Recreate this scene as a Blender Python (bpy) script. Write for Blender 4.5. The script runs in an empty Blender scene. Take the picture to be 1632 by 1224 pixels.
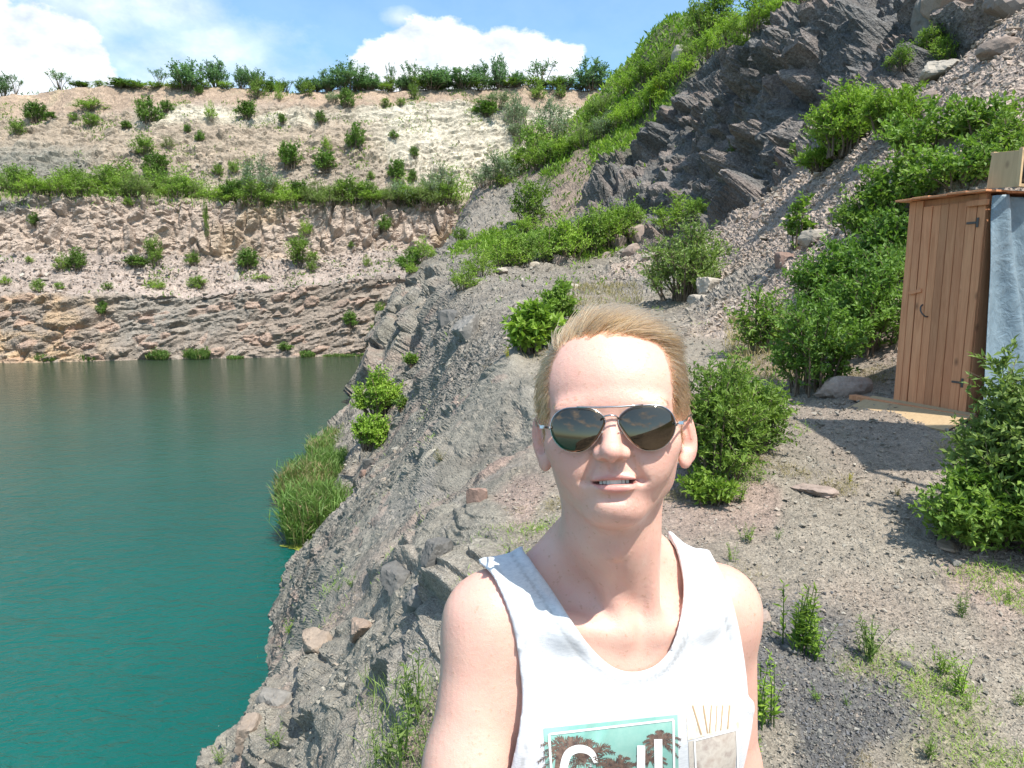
import bpy, math, random
import numpy as np
from mathutils import Vector, Matrix
rnd = random.Random(7)
RNG = np.random.default_rng(11)
scene = bpy.context.scene
COL = scene.collection
R = math.radians

# ---------------------------------------------------------------- camera, sun, sky, exposure
F = 1088.0; CX, CY = 816.0, 612.0; PITCH = R(8.3); CAM = np.array([0.0, 0.0, 1.85])
WATER = -8.15
cam_d = bpy.data.cameras.new('camera'); cam = bpy.data.objects.new('camera', cam_d); COL.objects.link(cam)
cam_d.sensor_width = 36.0; cam_d.lens = 24.0; cam_d.clip_start = 0.02; cam_d.clip_end = 5000
cam.location = CAM; cam.rotation_euler = (R(90) - PITCH, 0, 0)
scene.camera = cam
FW = np.array([0, math.cos(PITCH), -math.sin(PITCH)]); UP = np.array([0, math.sin(PITCH), math.cos(PITCH)]); RT = np.array([1.0, 0, 0])

SUN = np.array([0.29, -0.35, 0.89]); SUN /= np.linalg.norm(SUN)
sd = bpy.data.lights.new('sun', 'SUN'); sd.energy = 4.4; sd.angle = R(0.53); sd.color = (1.0, 0.945, 0.86)
so = bpy.data.objects.new('sun', sd); COL.objects.link(so)
so.rotation_euler = Vector(SUN).to_track_quat('Z', 'Y').to_euler()
EL = math.asin(SUN[2]); AZ = math.atan2(SUN[0], SUN[1])
world = bpy.data.worlds.new('World'); scene.world = world; world.use_nodes = True
scene.view_settings.view_transform = 'Standard'; scene.view_settings.look = 'None'
scene.view_settings.exposure = 0.79; scene.view_settings.gamma = 1.0
scene.view_settings.use_curve_mapping = False
scene.cycles.max_bounces = 6; scene.cycles.diffuse_bounces = 3; scene.cycles.glossy_bounces = 3
scene.cycles.transmission_bounces = 4; scene.cycles.transparent_max_bounces = 4
scene.cycles.use_denoising = True

# ---------------------------------------------------------------- helpers
def ray(px, py):
    return FW + RT * ((px - CX) / F) + UP * ((CY - py) / F)
def at(px, py, Y):                      # the point seen at a pixel, Y metres ahead
    d = ray(px, py); return CAM + d * (Y / d[1])
def proj(P):
    q = P - CAM; d = q @ FW; d = np.where(np.abs(d) < 1e-6, 1e-6, d)
    return CX + F * (q @ RT) / d, CY - F * (q @ UP) / d, d
def sstep(a, b, x):
    t = np.clip((x - a) / (b - a), 0, 1); return t * t * (3 - 2 * t)

def _h(ix, iy, iz, s):
    h = (ix.astype(np.uint32) * np.uint32(374761393) + iy.astype(np.uint32) * np.uint32(668265263)
         + iz.astype(np.uint32) * np.uint32(2147483647 - 1234567) + np.uint32((s * 1274126177) & 0xffffffff))
    h = (h ^ (h >> np.uint32(13))) * np.uint32(1274126177)
    h = (h ^ (h >> np.uint32(16))) * np.uint32(2246822519)
    h = h ^ (h >> np.uint32(13))
    return (h & np.uint32(0xffffff)).astype(np.float32) / np.float32(16777216.0)
def vnoise(P, s=0):
    P = np.asarray(P, np.float32); f = np.floor(P); i = f.astype(np.int32); t = P - f; t = t * t * (3 - 2 * t)
    r = 0
    for dx in (0, 1):
        wx = t[:, 0] if dx else 1 - t[:, 0]
        for dy in (0, 1):
            wy = t[:, 1] if dy else 1 - t[:, 1]
            for dz in (0, 1):
                wz = t[:, 2] if dz else 1 - t[:, 2]
                r = r + wx * wy * wz * _h(i[:, 0] + dx, i[:, 1] + dy, i[:, 2] + dz, s)
    return r * 2 - 1
def fbm(P, o=4, s=0, g=0.5):
    P = np.asarray(P, np.float32); a = 1.0; r = 0; t = 0
    for k in range(o):
        r = r + a * vnoise(P, s + k * 17); t += a; a *= g; P = P * 2.03 + 5.1
    return r / t
def worley(P, s=0, tilt=1.0):
    """cracked blocks: (height of the tilted facet, distance to the crack, cell id 0..1)"""
    P = np.asarray(P, np.float32); i = np.floor(P).astype(np.int32); n = len(P)
    f1 = np.full(n, 9.0, np.float32); f2 = f1.copy(); hh = np.zeros(n, np.float32); idv = hh.copy()
    for dx in (-1, 0, 1):
        for dy in (-1, 0, 1):
            for dz in (-1, 0, 1):
                a, b, c = i[:, 0] + dx, i[:, 1] + dy, i[:, 2] + dz
                vx = P[:, 0] - a - _h(a, b, c, s); vy = P[:, 1] - b - _h(a, b, c, s + 1); vz = P[:, 2] - c - _h(a, b, c, s + 2)
                d = vx * vx + vy * vy + vz * vz
                m = d < f1
                f2 = np.where(m, f1, np.minimum(f2, d)); f1 = np.where(m, d, f1)
                r0 = _h(a, b, c, s + 3)
                g = r0 - .5 + tilt * ((_h(a, b, c, s + 4) - .5) * vx + (_h(a, b, c, s + 5) - .5) * vy + (_h(a, b, c, s + 6) - .5) * vz)
                hh = np.where(m, g, hh); idv = np.where(m, r0, idv)
    return hh, np.sqrt(f2) - np.sqrt(f1), idv

def mesh_np(name, V, faces, mats=(), smooth=False, colors=None, attrs=None):
    me = bpy.data.meshes.new(name)
    V = np.ascontiguousarray(V, np.float32); faces = np.ascontiguousarray(faces, np.int32)
    n, k = faces.shape
    me.vertices.add(len(V)); me.vertices.foreach_set('co', V.ravel())
    me.loops.add(n * k); me.loops.foreach_set('vertex_index', faces.ravel())
    me.polygons.add(n); me.polygons.foreach_set('loop_start', np.arange(n, dtype=np.int32) * k)
    me.polygons.foreach_set('use_smooth', np.full(n, smooth))
    for m in mats: me.materials.append(m)
    if colors is not None:
        a = me.color_attributes.new('tone', 'FLOAT_COLOR', 'POINT')
        c = np.ones((len(V), 4), np.float32); c[:, :3] = colors; a.data.foreach_set('color', c.ravel())
    for kx, v in (attrs or {}).items():
        a = me.attributes.new(kx, 'FLOAT', 'POINT'); a.data.foreach_set('value', np.ascontiguousarray(v, np.float32))
    me.update(calc_edges=True); me.validate()
    return me
def grid_faces(nr, nc):
    a = np.arange(nr * nc).reshape(nr, nc)
    return np.stack([a[:-1, :-1], a[:-1, 1:], a[1:, 1:], a[1:, :-1]], -1).reshape(-1, 4)
def link(name, me, parent=None, loc=None):
    o = bpy.data.objects.new(name, me); COL.objects.link(o)
    if parent is not None: o.parent = parent
    if loc is not None: o.location = loc
    return o
def tag(o, label=None, cat=None, group=None, kind=None):
    if label: o['label'] = label
    if cat: o['category'] = cat
    if group: o['group'] = group
    if kind: o['kind'] = kind
    return o
def empty(name, loc, rz=0.0, label=None, cat=None, group=None):
    o = bpy.data.objects.new(name, None); COL.objects.link(o); o.location = loc; o.rotation_euler = (0, 0, rz)
    o.empty_display_size = .1
    return tag(o, label, cat, group)
def copy_tree(o, parent=None):
    c = o.copy(); COL.objects.link(c)
    if parent is not None: c.parent = parent
    for ch in list(o.children): copy_tree(ch, c)
    return c
class MB:
    """collects boxes and tubes into one mesh"""
    def __init__(s): s.v = []; s.f = []
    def quad(s, pts):
        b = len(s.v); s.v += [tuple(p) for p in pts]; s.f.append(tuple(range(b, b + len(pts))))
    def box(s, c, d, M=None, bev=0.0):
        x, y, z = d[0] / 2, d[1] / 2, d[2] / 2; b = len(s.v)
        P = [Vector((i * x, j * y, k * z)) for i in (-1, 1) for j in (-1, 1) for k in (-1, 1)]
        P = [(M @ p if M is not None else p) + Vector(c) for p in P]
        s.v += [tuple(p) for p in P]
        s.f += [tuple(b + q for q in f) for f in ((0, 1, 3, 2), (4, 6, 7, 5), (0, 4, 5, 1), (2, 3, 7, 6), (0, 2, 6, 4), (1, 5, 7, 3))]
    def tube(s, pts, rad, n=6, cap=True):
        pts = [Vector(p) for p in pts]; b0 = len(s.v)
        for i, p in enumerate(pts):
            t = (pts[min(i + 1, len(pts) - 1)] - pts[max(i - 1, 0)]).normalized()
            u = t.cross(Vector((0.13, 0.31, 0.94)));
            if u.length < .05: u = t.cross(Vector((1, 0, 0)))
            u.normalize(); w = t.cross(u)
            r = rad[i] if hasattr(rad, '__len__') else rad
            for k in range(n):
                a = 2 * math.pi * k / n; s.v.append(tuple(p + u * (math.cos(a) * r) + w * (math.sin(a) * r)))
        for i in range(len(pts) - 1):
            for k in range(n):
                a = b0 + i * n + k; c = b0 + i * n + (k + 1) % n; s.f.append((a, c, c + n, a + n))
        if cap:
            s.f.append(tuple(b0 + k for k in range(n))[::-1]); s.f.append(tuple(b0 + (len(pts) - 1) * n + k for k in range(n)))
    def build(s, name, mat, parent=None, loc=None, smooth=False, bevel=0.0):
        me = bpy.data.meshes.new(name); me.from_pydata(s.v, [], s.f); me.update()
        if mat: me.materials.append(mat)
        if smooth: me.polygons.foreach_set('use_smooth', [True] * len(me.polygons))
        o = link(name, me, parent, loc)
        if bevel:
            m = o.modifiers.new('bevel', 'BEVEL'); m.width = bevel; m.segments = 2
        return o

# ---------------------------------------------------------------- materials
class NT:
    def __init__(s, name):
        s.m = bpy.data.materials.new(name); s.m.use_nodes = True; s.t = s.m.node_tree; s.t.nodes.clear()
        s.out = s.t.nodes.new('ShaderNodeOutputMaterial')
    def n(s, typ, **kw):
        nd = s.t.nodes.new(typ)
        for k, v in kw.items():
            if k.startswith('_'): setattr(nd, k[1:], v)
            else:
                k2 = k.replace('__', ' ')
                nd.inputs[k2].default_value = v
        return nd
    def l(s, a, b): s.t.links.new(a, b)
    def math(s, op, a, b=None, c=None, clamp=False):
        nd = s.t.nodes.new('ShaderNodeMath'); nd.operation = op; nd.use_clamp = clamp
        for i, v in enumerate((a, b, c)):
            if v is None: continue
            if isinstance(v, (int, float)): nd.inputs[i].default_value = v
            else: s.l(v, nd.inputs[i])
        return nd.outputs[0]
    def mix(s, fac, a, b, mode='MIX'):
        nd = s.t.nodes.new('ShaderNodeMix'); nd.data_type = 'RGBA'; nd.blend_type = mode
        for i, v in ((0, fac), (6, a), (7, b)):
            if isinstance(v, (int, float)): nd.inputs[i].default_value = v
            elif isinstance(v, (tuple, list)): nd.inputs[i].default_value = (*v[:3], 1)
            else: s.l(v, nd.inputs[i])
        return nd.outputs[2]
    def ramp(s, fac, stops):
        nd = s.t.nodes.new('ShaderNodeValToRGB'); s.l(fac, nd.inputs[0]); cr = nd.color_ramp
        while len(cr.elements) > 1: cr.elements.remove(cr.elements[-1])
        cr.elements[0].position = stops[0][0]; cr.elements[0].color = (*_rgb(stops[0][1]), 1)
        for p, c in stops[1:]:
            e = cr.elements.new(p); e.color = (*_rgb(c), 1)
        return nd.outputs[0]
    def noise(s, scale, detail=4, rough=.55, vec=None, dist=0.0):
        nd = s.n('ShaderNodeTexNoise', Scale=scale, Detail=detail, Roughness=rough, Distortion=dist)
        if vec is not None: s.l(vec, nd.inputs['Vector'])
        return nd.outputs[0]
    def bump(s, h, strength, dist, prev=None):
        nd = s.n('ShaderNodeBump', Strength=strength, Distance=dist); s.l(h, nd.inputs['Height'])
        if prev is not None: s.l(prev, nd.inputs['Normal'])
        return nd.outputs[0]
    def pbr(s, color, rough=.8, normal=None, spec=.3, **kw):
        p = s.t.nodes.new('ShaderNodeBsdfPrincipled')
        for k, v in (('Base Color', color), ('Roughness', rough), ('Specular IOR Level', spec)):
            if isinstance(v, (tuple, list)): p.inputs[k].default_value = (*v[:3], 1)
            elif isinstance(v, (int, float)): p.inputs[k].default_value = v
            else: s.l(v, p.inputs[k])
        for k, v in kw.items(): p.inputs[k.replace('__', ' ')].default_value = v
        if normal is not None: s.l(normal, p.inputs['Normal'])
        return p
    def done(s, sh): s.l(sh.outputs[0] if hasattr(sh, 'outputs') else sh, s.out.inputs[0]); return s.m
def _rgb(c): return (c, c, c) if isinstance(c, (int, float)) else c

# ---------------------------------------------------------------- sky with clouds
def build_world():
    t = world.node_tree; t.nodes.clear(); N = t.nodes.new; L = t.links.new
    out = N('ShaderNodeOutputWorld'); bg = N('ShaderNodeBackground'); bg.inputs[1].default_value = 0.145
    sky = N('ShaderNodeTexSky'); sky.sky_type = 'NISHITA'; sky.sun_disc = False
    sky.sun_elevation = EL; sky.sun_rotation = AZ; sky.air_density = 1.0; sky.dust_density = 1.2; sky.ozone_density = 1.4
    tc = N('ShaderNodeTexCoord')
    def M(op, a, b=None, clamp=False):
        nd = N('ShaderNodeMath'); nd.operation = op; nd.use_clamp = clamp
        for i, v in enumerate((a, b)):
            if v is None: continue
            if isinstance(v, (int, float)): nd.inputs[i].default_value = v
            else: L(v, nd.inputs[i])
        return nd.outputs[0]
    def noise(scale, det, rough, off):
        mp = N('ShaderNodeMapping'); mp.inputs['Location'].default_value = off; mp.inputs['Scale'].default_value = (1, 1, 1.7)
        L(tc.outputs['Generated'], mp.inputs[0])
        nz = N('ShaderNodeTexNoise'); nz.inputs['Scale'].default_value = scale; nz.inputs['Detail'].default_value = det
        nz.inputs['Roughness'].default_value = rough; L(mp.outputs[0], nz.inputs['Vector']); return nz.outputs[0]
    def blob(px, py, r, sx=1.0):
        d = ray(px, py); d = d / np.linalg.norm(d)
        sb = N('ShaderNodeVectorMath'); sb.operation = 'SUBTRACT'; L(tc.outputs['Generated'], sb.inputs[0]); sb.inputs[1].default_value = d
        sc = N('ShaderNodeVectorMath'); sc.operation = 'MULTIPLY'; L(sb.outputs[0], sc.inputs[0]); sc.inputs[1].default_value = (sx, sx, 1)
        ln = N('ShaderNodeVectorMath'); ln.operation = 'LENGTH'; L(sc.outputs[0], ln.inputs[0])
        return M('SUBTRACT', 1.0, M('DIVIDE', ln.outputs['Value'], r))
    dense = None
    for b in ((-40, 110, .075, .8), (30, 130, .06, .8), (60, 60, .05, 1), (100, 85, .055, 1), (140, 130, .03, .6), (-120, 30, .095, .8),
              (690, 95, .062, .8), (650, 110, .055, .7), (740, 75, .03, .7), (800, 105, .055, .7), (850, 95, .04, .7), (885, 95, .033, .8), (610, 115, .04, .8)):
        v = blob(*b); dense = v if dense is None else M('MAXIMUM', dense, v)
    nb = noise(18, 7, .6, (3, 1, 2))
    f = M('ADD', dense, M('MULTIPLY', M('SUBTRACT', nb, .5), 1.1))
    d1 = M('MULTIPLY', M('SUBTRACT', f, .12), 6.0, clamp=True)
    wisp = None
    for b in ((225, 0, .065, .5), (130, -20, .12, .6), (640, 27, .018, .5), (320, 110, .08, .35), (90, 30, .09, .7), (-300, -60, .2, .6)):
        v = blob(*b); wisp = v if wisp is None else M('MAXIMUM', wisp, v)
    nw = noise(9, 6, .62, (0, 4, 7))
    d2 = M('MULTIPLY', M('ADD', wisp, M('MULTIPLY', M('SUBTRACT', nw, .52), 1.6)), 1.1, clamp=True)
    d2 = M('MAXIMUM', M('MULTIPLY', d2, .62), .07)
    # scattered fair-weather cumulus over the rest of the sky
    ng = noise(3.2, 7, .55, (1.3, 7.7, .4))
    dy = N('ShaderNodeSeparateXYZ'); L(tc.outputs['Generated'], dy.inputs[0])
    away = M('MULTIPLY', M('SUBTRACT', .62, dy.outputs['Y']), 5.0, clamp=True)
    d3 = M('MULTIPLY', M('MULTIPLY', M('SUBTRACT', ng, .53), 7.0, clamp=True), away)
    d = M('MAXIMUM', M('MAXIMUM', d1, d2), d3)
    shade = noise(14, 5, .6, (9, 2, 5))
    cm = N('ShaderNodeMix'); cm.data_type = 'RGBA'; sh2 = M('MULTIPLY_ADD' if 0 else 'MULTIPLY', M('SUBTRACT', shade, .32), 3.0, clamp=True); L(sh2, cm.inputs[0])
    cm.inputs[6].default_value = (3.1, 3.5, 4.1, 1); cm.inputs[7].default_value = (5.9, 6.0, 6.1, 1)
    mx = N('ShaderNodeMix'); mx.data_type = 'RGBA'; L(d, mx.inputs[0])
    tn = N('ShaderNodeMix'); tn.data_type = 'RGBA'; tn.blend_type = 'MULTIPLY'; tn.inputs[0].default_value = 1; tn.inputs[7].default_value = (.76, 1.0, 1.04, 1); L(sky.outputs[0], tn.inputs[6]); L(tn.outputs[2], mx.inputs[6]); L(cm.outputs[2], mx.inputs[7])
    L(mx.outputs[2], bg.inputs[0]); L(bg.outputs[0], out.inputs[0])
build_world()
# ---------------------------------------------------------------- shape of the near hillside
ZN = {  # ground kinds: base colour, blockiness, size of the blocks
 'path': (.237, .207, .167), 'dirt': (.27, .205, .17), 'slab': (.212, .194, .160), 'scree': (.335, .27, .225), 'gscree': (.215, .192, .162),
 'crag': (.135, .130, .124), 'green': (.10, .105, .05), 'brown': (.24, .185, .145), 'pcrag': (.30, .24, .20), 'dark_patch': (.095, .093, .092)}
ZK = list(ZN)
CP = []   # x, y, z, kind
def cp(px, py, Y, kind):
    p = at(px, py, Y); CP.append((p[0], p[1], p[2], kind))
def cw(x, y, z, kind): CP.append((x, y, z, kind))
for a in (
 (1400, 1224, 2.40, 'path'), (1600, 1224, 2.38, 'path'), (1250, 1224, 2.40, 'path'), (1750, 1100, 2.8, 'path'), (1450, 1020, 3.1, 'path'), (1400, 900, 3.98, 'path'), (1250, 900, 3.95, 'path'), (1600, 860, 4.1, 'dirt'),
 (1290, 1120, 2.66, 'dark_patch'), (1370, 1150, 2.6, 'dark_patch'), (1300, 1190, 2.45, 'dark_patch'), (1300, 780, 5.05, 'path'), (1500, 780, 4.9, 'path'), (1400, 700, 5.9, 'path'), (1560, 700, 5.75, 'path'), (1425, 640, 6.9, 'path'), (1560, 665, 6.3, 'path'), (1300, 625, 8.0, 'path'), (1170, 760, 5.3, 'dirt'),
 (1100, 480, 22, 'path'), (1020, 500, 20, 'path'), (950, 480, 24, 'path'), (1100, 560, 11.5, 'path'), (980, 600, 10.3, 'path'), (900, 560, 12.6, 'path'), (840, 552, 13.4, 'path'), (850, 700, 7.3, 'slab'), (900, 700, 7.3, 'path'),
 (800, 600, 13.3, 'slab'), (740, 640, 14.6, 'slab'), (830, 800, 5.2, 'dirt'), (790, 780, 6.0, 'slab'), (760, 850, 5.0, 'slab'), (850, 640, 9.5, 'slab'), (900, 850, 4.6, 'path'), (700, 800, 8.3, 'slab'), (760, 730, 9.0, 'slab'), (600, 800, 13.5, 'slab'), (560, 800, 19, 'slab'), (620, 740, 17, 'slab'),
 (700, 985, 3.45, 'slab'), (760, 900, 4.1, 'slab'), (640, 900, 5.6, 'slab'), (560, 900, 9.0, 'slab'), (600, 1100, 3.9, 'slab'), (480, 1100, 6.0, 'slab'), (425, 1080, 8.1, 'slab'), (485, 960, 13, 'slab'), (540, 1000, 6.7, 'slab'),
 (680, 1210, 2.75, 'dirt'), (720, 1224, 2.62, 'dirt'), (500, 1224, 4.1, 'slab'), (400, 1224, 5.1, 'slab'), (338, 1222, 5.9, 'slab'), (650, 1100, 3.25, 'slab'),
 (700, 560, 30, 'gscree'), (640, 650, 30, 'slab'), (605, 700, 30, 'slab'), (650, 700, 21, 'slab'), (740, 525, 24, 'slab'), (700, 600, 23, 'slab'), (780, 560, 18, 'gscree'), (800, 520, 22, 'gscree'),
 (700, 480, 42, 'gscree'), (740, 440, 50, 'gscree'), (850, 425, 52, 'gscree'), (978, 428, 52, 'gscree'), (1030, 405, 50, 'scree'), (900, 465, 30, 'gscree'), (1050, 440, 33, 'gscree'), (820, 470, 34, 'gscree'),
 (650, 455, 62, 'slab'), (640, 500, 56, 'slab'), (620, 480, 64, 'slab'), (668, 520, 44, 'slab'), (660, 560, 40, 'slab'), (680, 420, 66, 'gscree'),
 (720, 380, 78, 'gscree'), (800, 385, 64, 'green'), (900, 385, 60, 'green'), (980, 365, 60, 'green'), (800, 330, 84, 'gscree'), (760, 310, 96, 'gscree'), (870, 300, 82, 'gscree'), (790, 288, 97, 'brown'), (850, 262, 94, 'brown'),
 (930, 260, 82, 'brown'), (930, 310, 74, 'brown'), (900, 238, 92, 'green'), (1000, 200, 86, 'green'), (1060, 130, 88, 'green'), (1050, 170, 80, 'green'), (1100, 68, 88, 'green'), (1200, 30, 78, 'green'), (1290, -5, 72, 'green'),
 (950, 320, 66, 'crag'), (985, 260, 74, 'crag'), (1040, 345, 60, 'crag'), (1060, 300, 62, 'crag'), (1060, 190, 72, 'crag'), (1090, 140, 71, 'crag'), (1150, 110, 66, 'crag'), (1130, 230, 60, 'crag'), (1150, 300, 54, 'crag'),
 (1220, 60, 62, 'crag'), (1220, 150, 52, 'crag'), (1220, 250, 46, 'crag'), (1280, 230, 41, 'crag'), (1300, 20, 55, 'crag'), (1300, 120, 44, 'crag'), (1330, 180, 37, 'crag'), (1400, -10, 46, 'crag'), (1400, 80, 34, 'crag'),
 (1450, 100, 28, 'crag'), (1500, -20, 36, 'crag'), (1520, 80, 25, 'crag'), (1550, 10, 27, 'pcrag'), (1632, -30, 26, 'pcrag'), (1700, -100, 28, 'pcrag'), (1600, 40, 22, 'scree'),
 (1100, 390, 38, 'scree'), (1200, 330, 32, 'scree'), (1300, 290, 25, 'scree'), (1300, 400, 16, 'scree'), (1200, 420, 21.5, 'scree'), (1150, 450, 21, 'gscree'), (1600, 100, 17.5, 'scree'), (1632, 20, 20, 'scree'), (1400, 180, 24, 'scree'),
 (1500, 200, 15.5, 'scree'), (1400, 300, 13.5, 'scree'), (1350, 500, 10.6, 'scree'), (1300, 560, 9.6, 'dirt'), (1230, 500, 14.5, 'scree'), (1600, 300, 10.5, 'scree'), (1450, 400, 10.5, 'scree'), (1632, 450, 9.2, 'scree'), (1500, 520, 8.8, 'dirt'), (1700, 200, 12, 'scree')):
    cp(*a)
for a in (   # below the water line, behind the camera, and far to the right
 (-6.5, 10.5, -8.9, 'slab'), (-6.2, 14.0, -9.2, 'slab'), (-7.8, 19, -9.0, 'slab'), (-8.3, 26, -8.7, 'slab'), (-9.8, 34, -8.6, 'gscree'), (-12.5, 42, -8.6, 'gscree'), (-13.6, 50, -8.9, 'slab'), (-14.8, 60, -9.2, 'slab'), (-16.3, 72, -9.4, 'slab'), (-16, 84, -8.9, 'slab'), (-15, 96, -8.5, 'gscree'),
 (-10, 10, -13, 'slab'), (-12, 20, -13, 'slab'), (-16, 34, -13, 'slab'), (-21, 55, -13, 'slab'), (-22, 75, -13, 'slab'), (-7, 4, -9.2, 'slab'), (-9, 0, -10, 'slab'), (-12, 4, -14, 'slab'),
 (-3.3, 3, -2.9, 'slab'), (-2.2, 2.3, -1.4, 'slab'), (-1.1, 1.6, -.3, 'dirt'), (0, .8, .0, 'path'), (.6, 1.2, .0, 'path'), (0, -2, .05, 'path'), (-2, -2, -1, 'dirt'), (-5, -5, -5, 'slab'), (-11, -14, -11, 'slab'), (3, -4, .2, 'path'), (2, 0, .05, 'path'), (4.5, 1, .5, 'dirt'),
 (6, -10, .8, 'path'), (0, -14, .2, 'path'), (-6, -14, -4, 'slab'), (12, -6, 4, 'scree'), (14, 4, 6, 'scree'), (9, 4, 2.6, 'scree'), (22, 8, 13, 'scree'), (24, 20, 16, 'pcrag'), (34, 20, 24, 'green'), (34, 45, 28, 'green'), (42, 70, 33, 'green'), (60, 40, 36, 'green'), (34, -20, 20, 'green'), (0, -50, 3, 'path'), (-30, -40, -13, 'slab'), (50, -60, 26, 'green'),
 (20, 95, 33.5, 'green'), (30, 100, 37, 'green'), (12, 102, 25, 'green'), (4, 106, 20, 'brown'), (-6, 108, 16, 'brown'), (60, 110, 40, 'green')):
    cw(*a)
CPa = np.array([(a, b, c) for a, b, c, _ in CP]); CPk = np.array([ZK.index(k) for *_, k in CP])
# thin plate spline in a mildly compressed plane
def warp(x, y):
    r = np.sqrt(x * x + y * y) + 1e-6; q = np.arcsinh(r / 6.0) * 6.0 / r
    return np.stack([x * q, y * q], -1)
W = warp(CPa[:, 0], CPa[:, 1]); n_ = len(W)
def _phi(d2): return np.where(d2 > 1e-12, d2 * np.log(d2 + 1e-12), 0)
D2 = ((W[:, None] - W[None]) ** 2).sum(-1)
r_ = np.hypot(CPa[:, 0], CPa[:, 1])
qs = np.arcsinh(r_ / 6.0) * 6.0 / (r_ + 1e-6)      # spline works on z scaled the same way, so far and near have equal weight
A_ = np.zeros((n_ + 3, n_ + 3)); A_[:n_, :n_] = _phi(D2) + np.eye(n_) * .06; A_[:n_, n_] = 1; A_[:n_, n_ + 1:] = W; A_[n_:, :n_] = A_[:n_, n_:].T
sol = np.linalg.solve(A_, np.concatenate([CPa[:, 2] * qs, [0, 0, 0]]))
def hz(x, y):
    x = np.asarray(x, float); sh = x.shape; p = warp(x.ravel(), np.asarray(y, float).ravel())
    out = np.empty(len(p)); r = np.hypot(x.ravel(), np.asarray(y, float).ravel()); q = np.arcsinh(r / 6.0) * 6.0 / (r + 1e-6)
    for i in range(0, len(p), 20000):
        d2 = ((p[i:i + 20000, None] - W[None]) ** 2).sum(-1)
        out[i:i + 20000] = _phi(d2) @ sol[:n_] + sol[n_] + p[i:i + 20000] @ sol[n_ + 1:]
    return (out / q).reshape(sh)
def kinds(x, y):
    """weight of each ground kind"""
    lr = np.log(np.hypot(x, y) + .5); az = np.arctan2(x, y)
    clr = np.log(np.hypot(CPa[:, 0], CPa[:, 1]) + .5); caz = np.arctan2(CPa[:, 0], CPa[:, 1])
    out = np.zeros((len(x), len(ZK)), np.float32); oh = np.eye(len(ZK))[CPk]
    jx = fbm(np.stack([az * 14, lr * 7, lr * 0], -1), 3, 5) * .05; jy = fbm(np.stack([az * 14 + 9, lr * 7, lr * 0], -1), 3, 8) * .09
    for i in range(0, len(x), 20000):
        s = slice(i, i + 20000)
        d2 = ((az[s] + jx[s])[:, None] - caz[None]) ** 2 * 4 + ((lr[s] + jy[s])[:, None] - clr[None]) ** 2
        w = 1 / (d2 + 1e-4) ** 2.6; w /= w.sum(1, keepdims=True); out[s] = w @ oh
    return out

# ---- adaptive rings: more rows where the ground turns towards the eye
NA, NR = 800, 580
azs = np.concatenate([np.linspace(-180, -45, 46)[:-1], np.linspace(-45, 45, NA), np.linspace(45, 180, 46)[1:]])
azs = np.radians(azs); NC = len(azs)
coarse = azs[::6] if (len(azs) - 1) % 6 == 0 else np.append(azs[::6], azs[-1])
rs = np.exp(np.linspace(math.log(.35), math.log(150), 420))
CA, CR = np.meshgrid(coarse, rs, indexing='ij')
Zc = hz(CR * np.sin(CA), CR * np.cos(CA))
el = np.arctan2(Zc - CAM[2], CR)
dl = np.abs(np.diff(el, axis=1)) * 1.0; dr = np.diff(np.log(CR), axis=1)
near = sstep(1.6, 2.6, CR[:, 1:])
ds = np.minimum(dl, .04) * 1.0 * near + dr * .10 * (.25 + .75 * near) + 1e-5
k_ = np.ones(9) / 9
ds = np.apply_along_axis(lambda v: np.convolve(np.pad(v, 4, 'edge'), k_, 'valid'), 0, ds)
cum = np.concatenate([np.zeros((len(coarse), 1)), np.cumsum(ds, 1)], 1); cum /= cum[:, -1:]
tt = np.linspace(0, 1, NR)
Rc = np.stack([np.exp(np.interp(tt, cum[i], np.log(rs))) for i in range(len(coarse))])
RR = np.stack([np.interp(azs, coarse, Rc[:, j]) for j in range(NR)], 1)      # (NC, NR)
AZ2 = np.repeat(azs[:, None], NR, 1)
GX, GY = RR * np.sin(AZ2), RR * np.cos(AZ2)
# smooth surface on a grid, its normals, then blocks and rubble pushed along them
GZ = hz(GX, GY)
P = np.stack([GX, GY, GZ], -1)
du = np.gradient(P, axis=0); dv = np.gradient(P, axis=1)
Nn = np.cross(dv, du); Nn /= np.linalg.norm(Nn, axis=-1, keepdims=True) + 1e-9
Nn = np.where(Nn[..., 2:3] < 0, -Nn, Nn)
P = P.reshape(-1, 3); Nn = Nn.reshape(-1, 3)
KW = kinds(P[:, 0], P[:, 1]); kd = {k: KW[:, i] for i, k in enumerate(ZK)}
dist = np.hypot(P[:, 0], P[:, 1])
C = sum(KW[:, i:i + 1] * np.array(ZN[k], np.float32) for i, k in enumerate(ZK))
disp = np.zeros(len(P), np.float32)
# bedding of the slope: long slabs running with the slope, tilted
Rb = np.array([[.80, .60, 0], [-.60, .80, 0], [0, 0, 1.0]])
def bed(P, sx, sy, sz):
    q = P @ Rb.T; q = q + .35 * np.stack([fbm(P * .6, 2, 3), fbm(P * .6, 2, 4), fbm(P * .6, 2, 6)], -1)
    return q / np.array([sx, sy, sz])
slab = kd['slab']; crag = kd['crag'] + kd['pcrag']; scr = kd['scree'] + kd['gscree']; soft = kd['path'] + kd['dirt'] + kd['green'] + kd['brown'] + kd['dark_patch']
far = sstep(14, 40, dist)
def blk(h, c, w=.3): return (h + .5) * sstep(0, w, c) - .3
crack = np.ones(len(P), np.float32); idc = np.full(len(P), .5, np.float32)
m = slab > .05
q = P[m]; fm = far[m]
h1, c1, i1 = worley(bed(q, 1.05, 2.3, .8), 21, 1.3); h2, c2, i2 = worley(bed(q, .36, .8, .30), 31, 1.4); h3, c3, i3 = worley(bed(q, .12, .2, .12), 41, 1.4)
h0, c0, i0 = worley(bed(q, 4.5, 4.5, 3.2), 51, 1.6)
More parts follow.
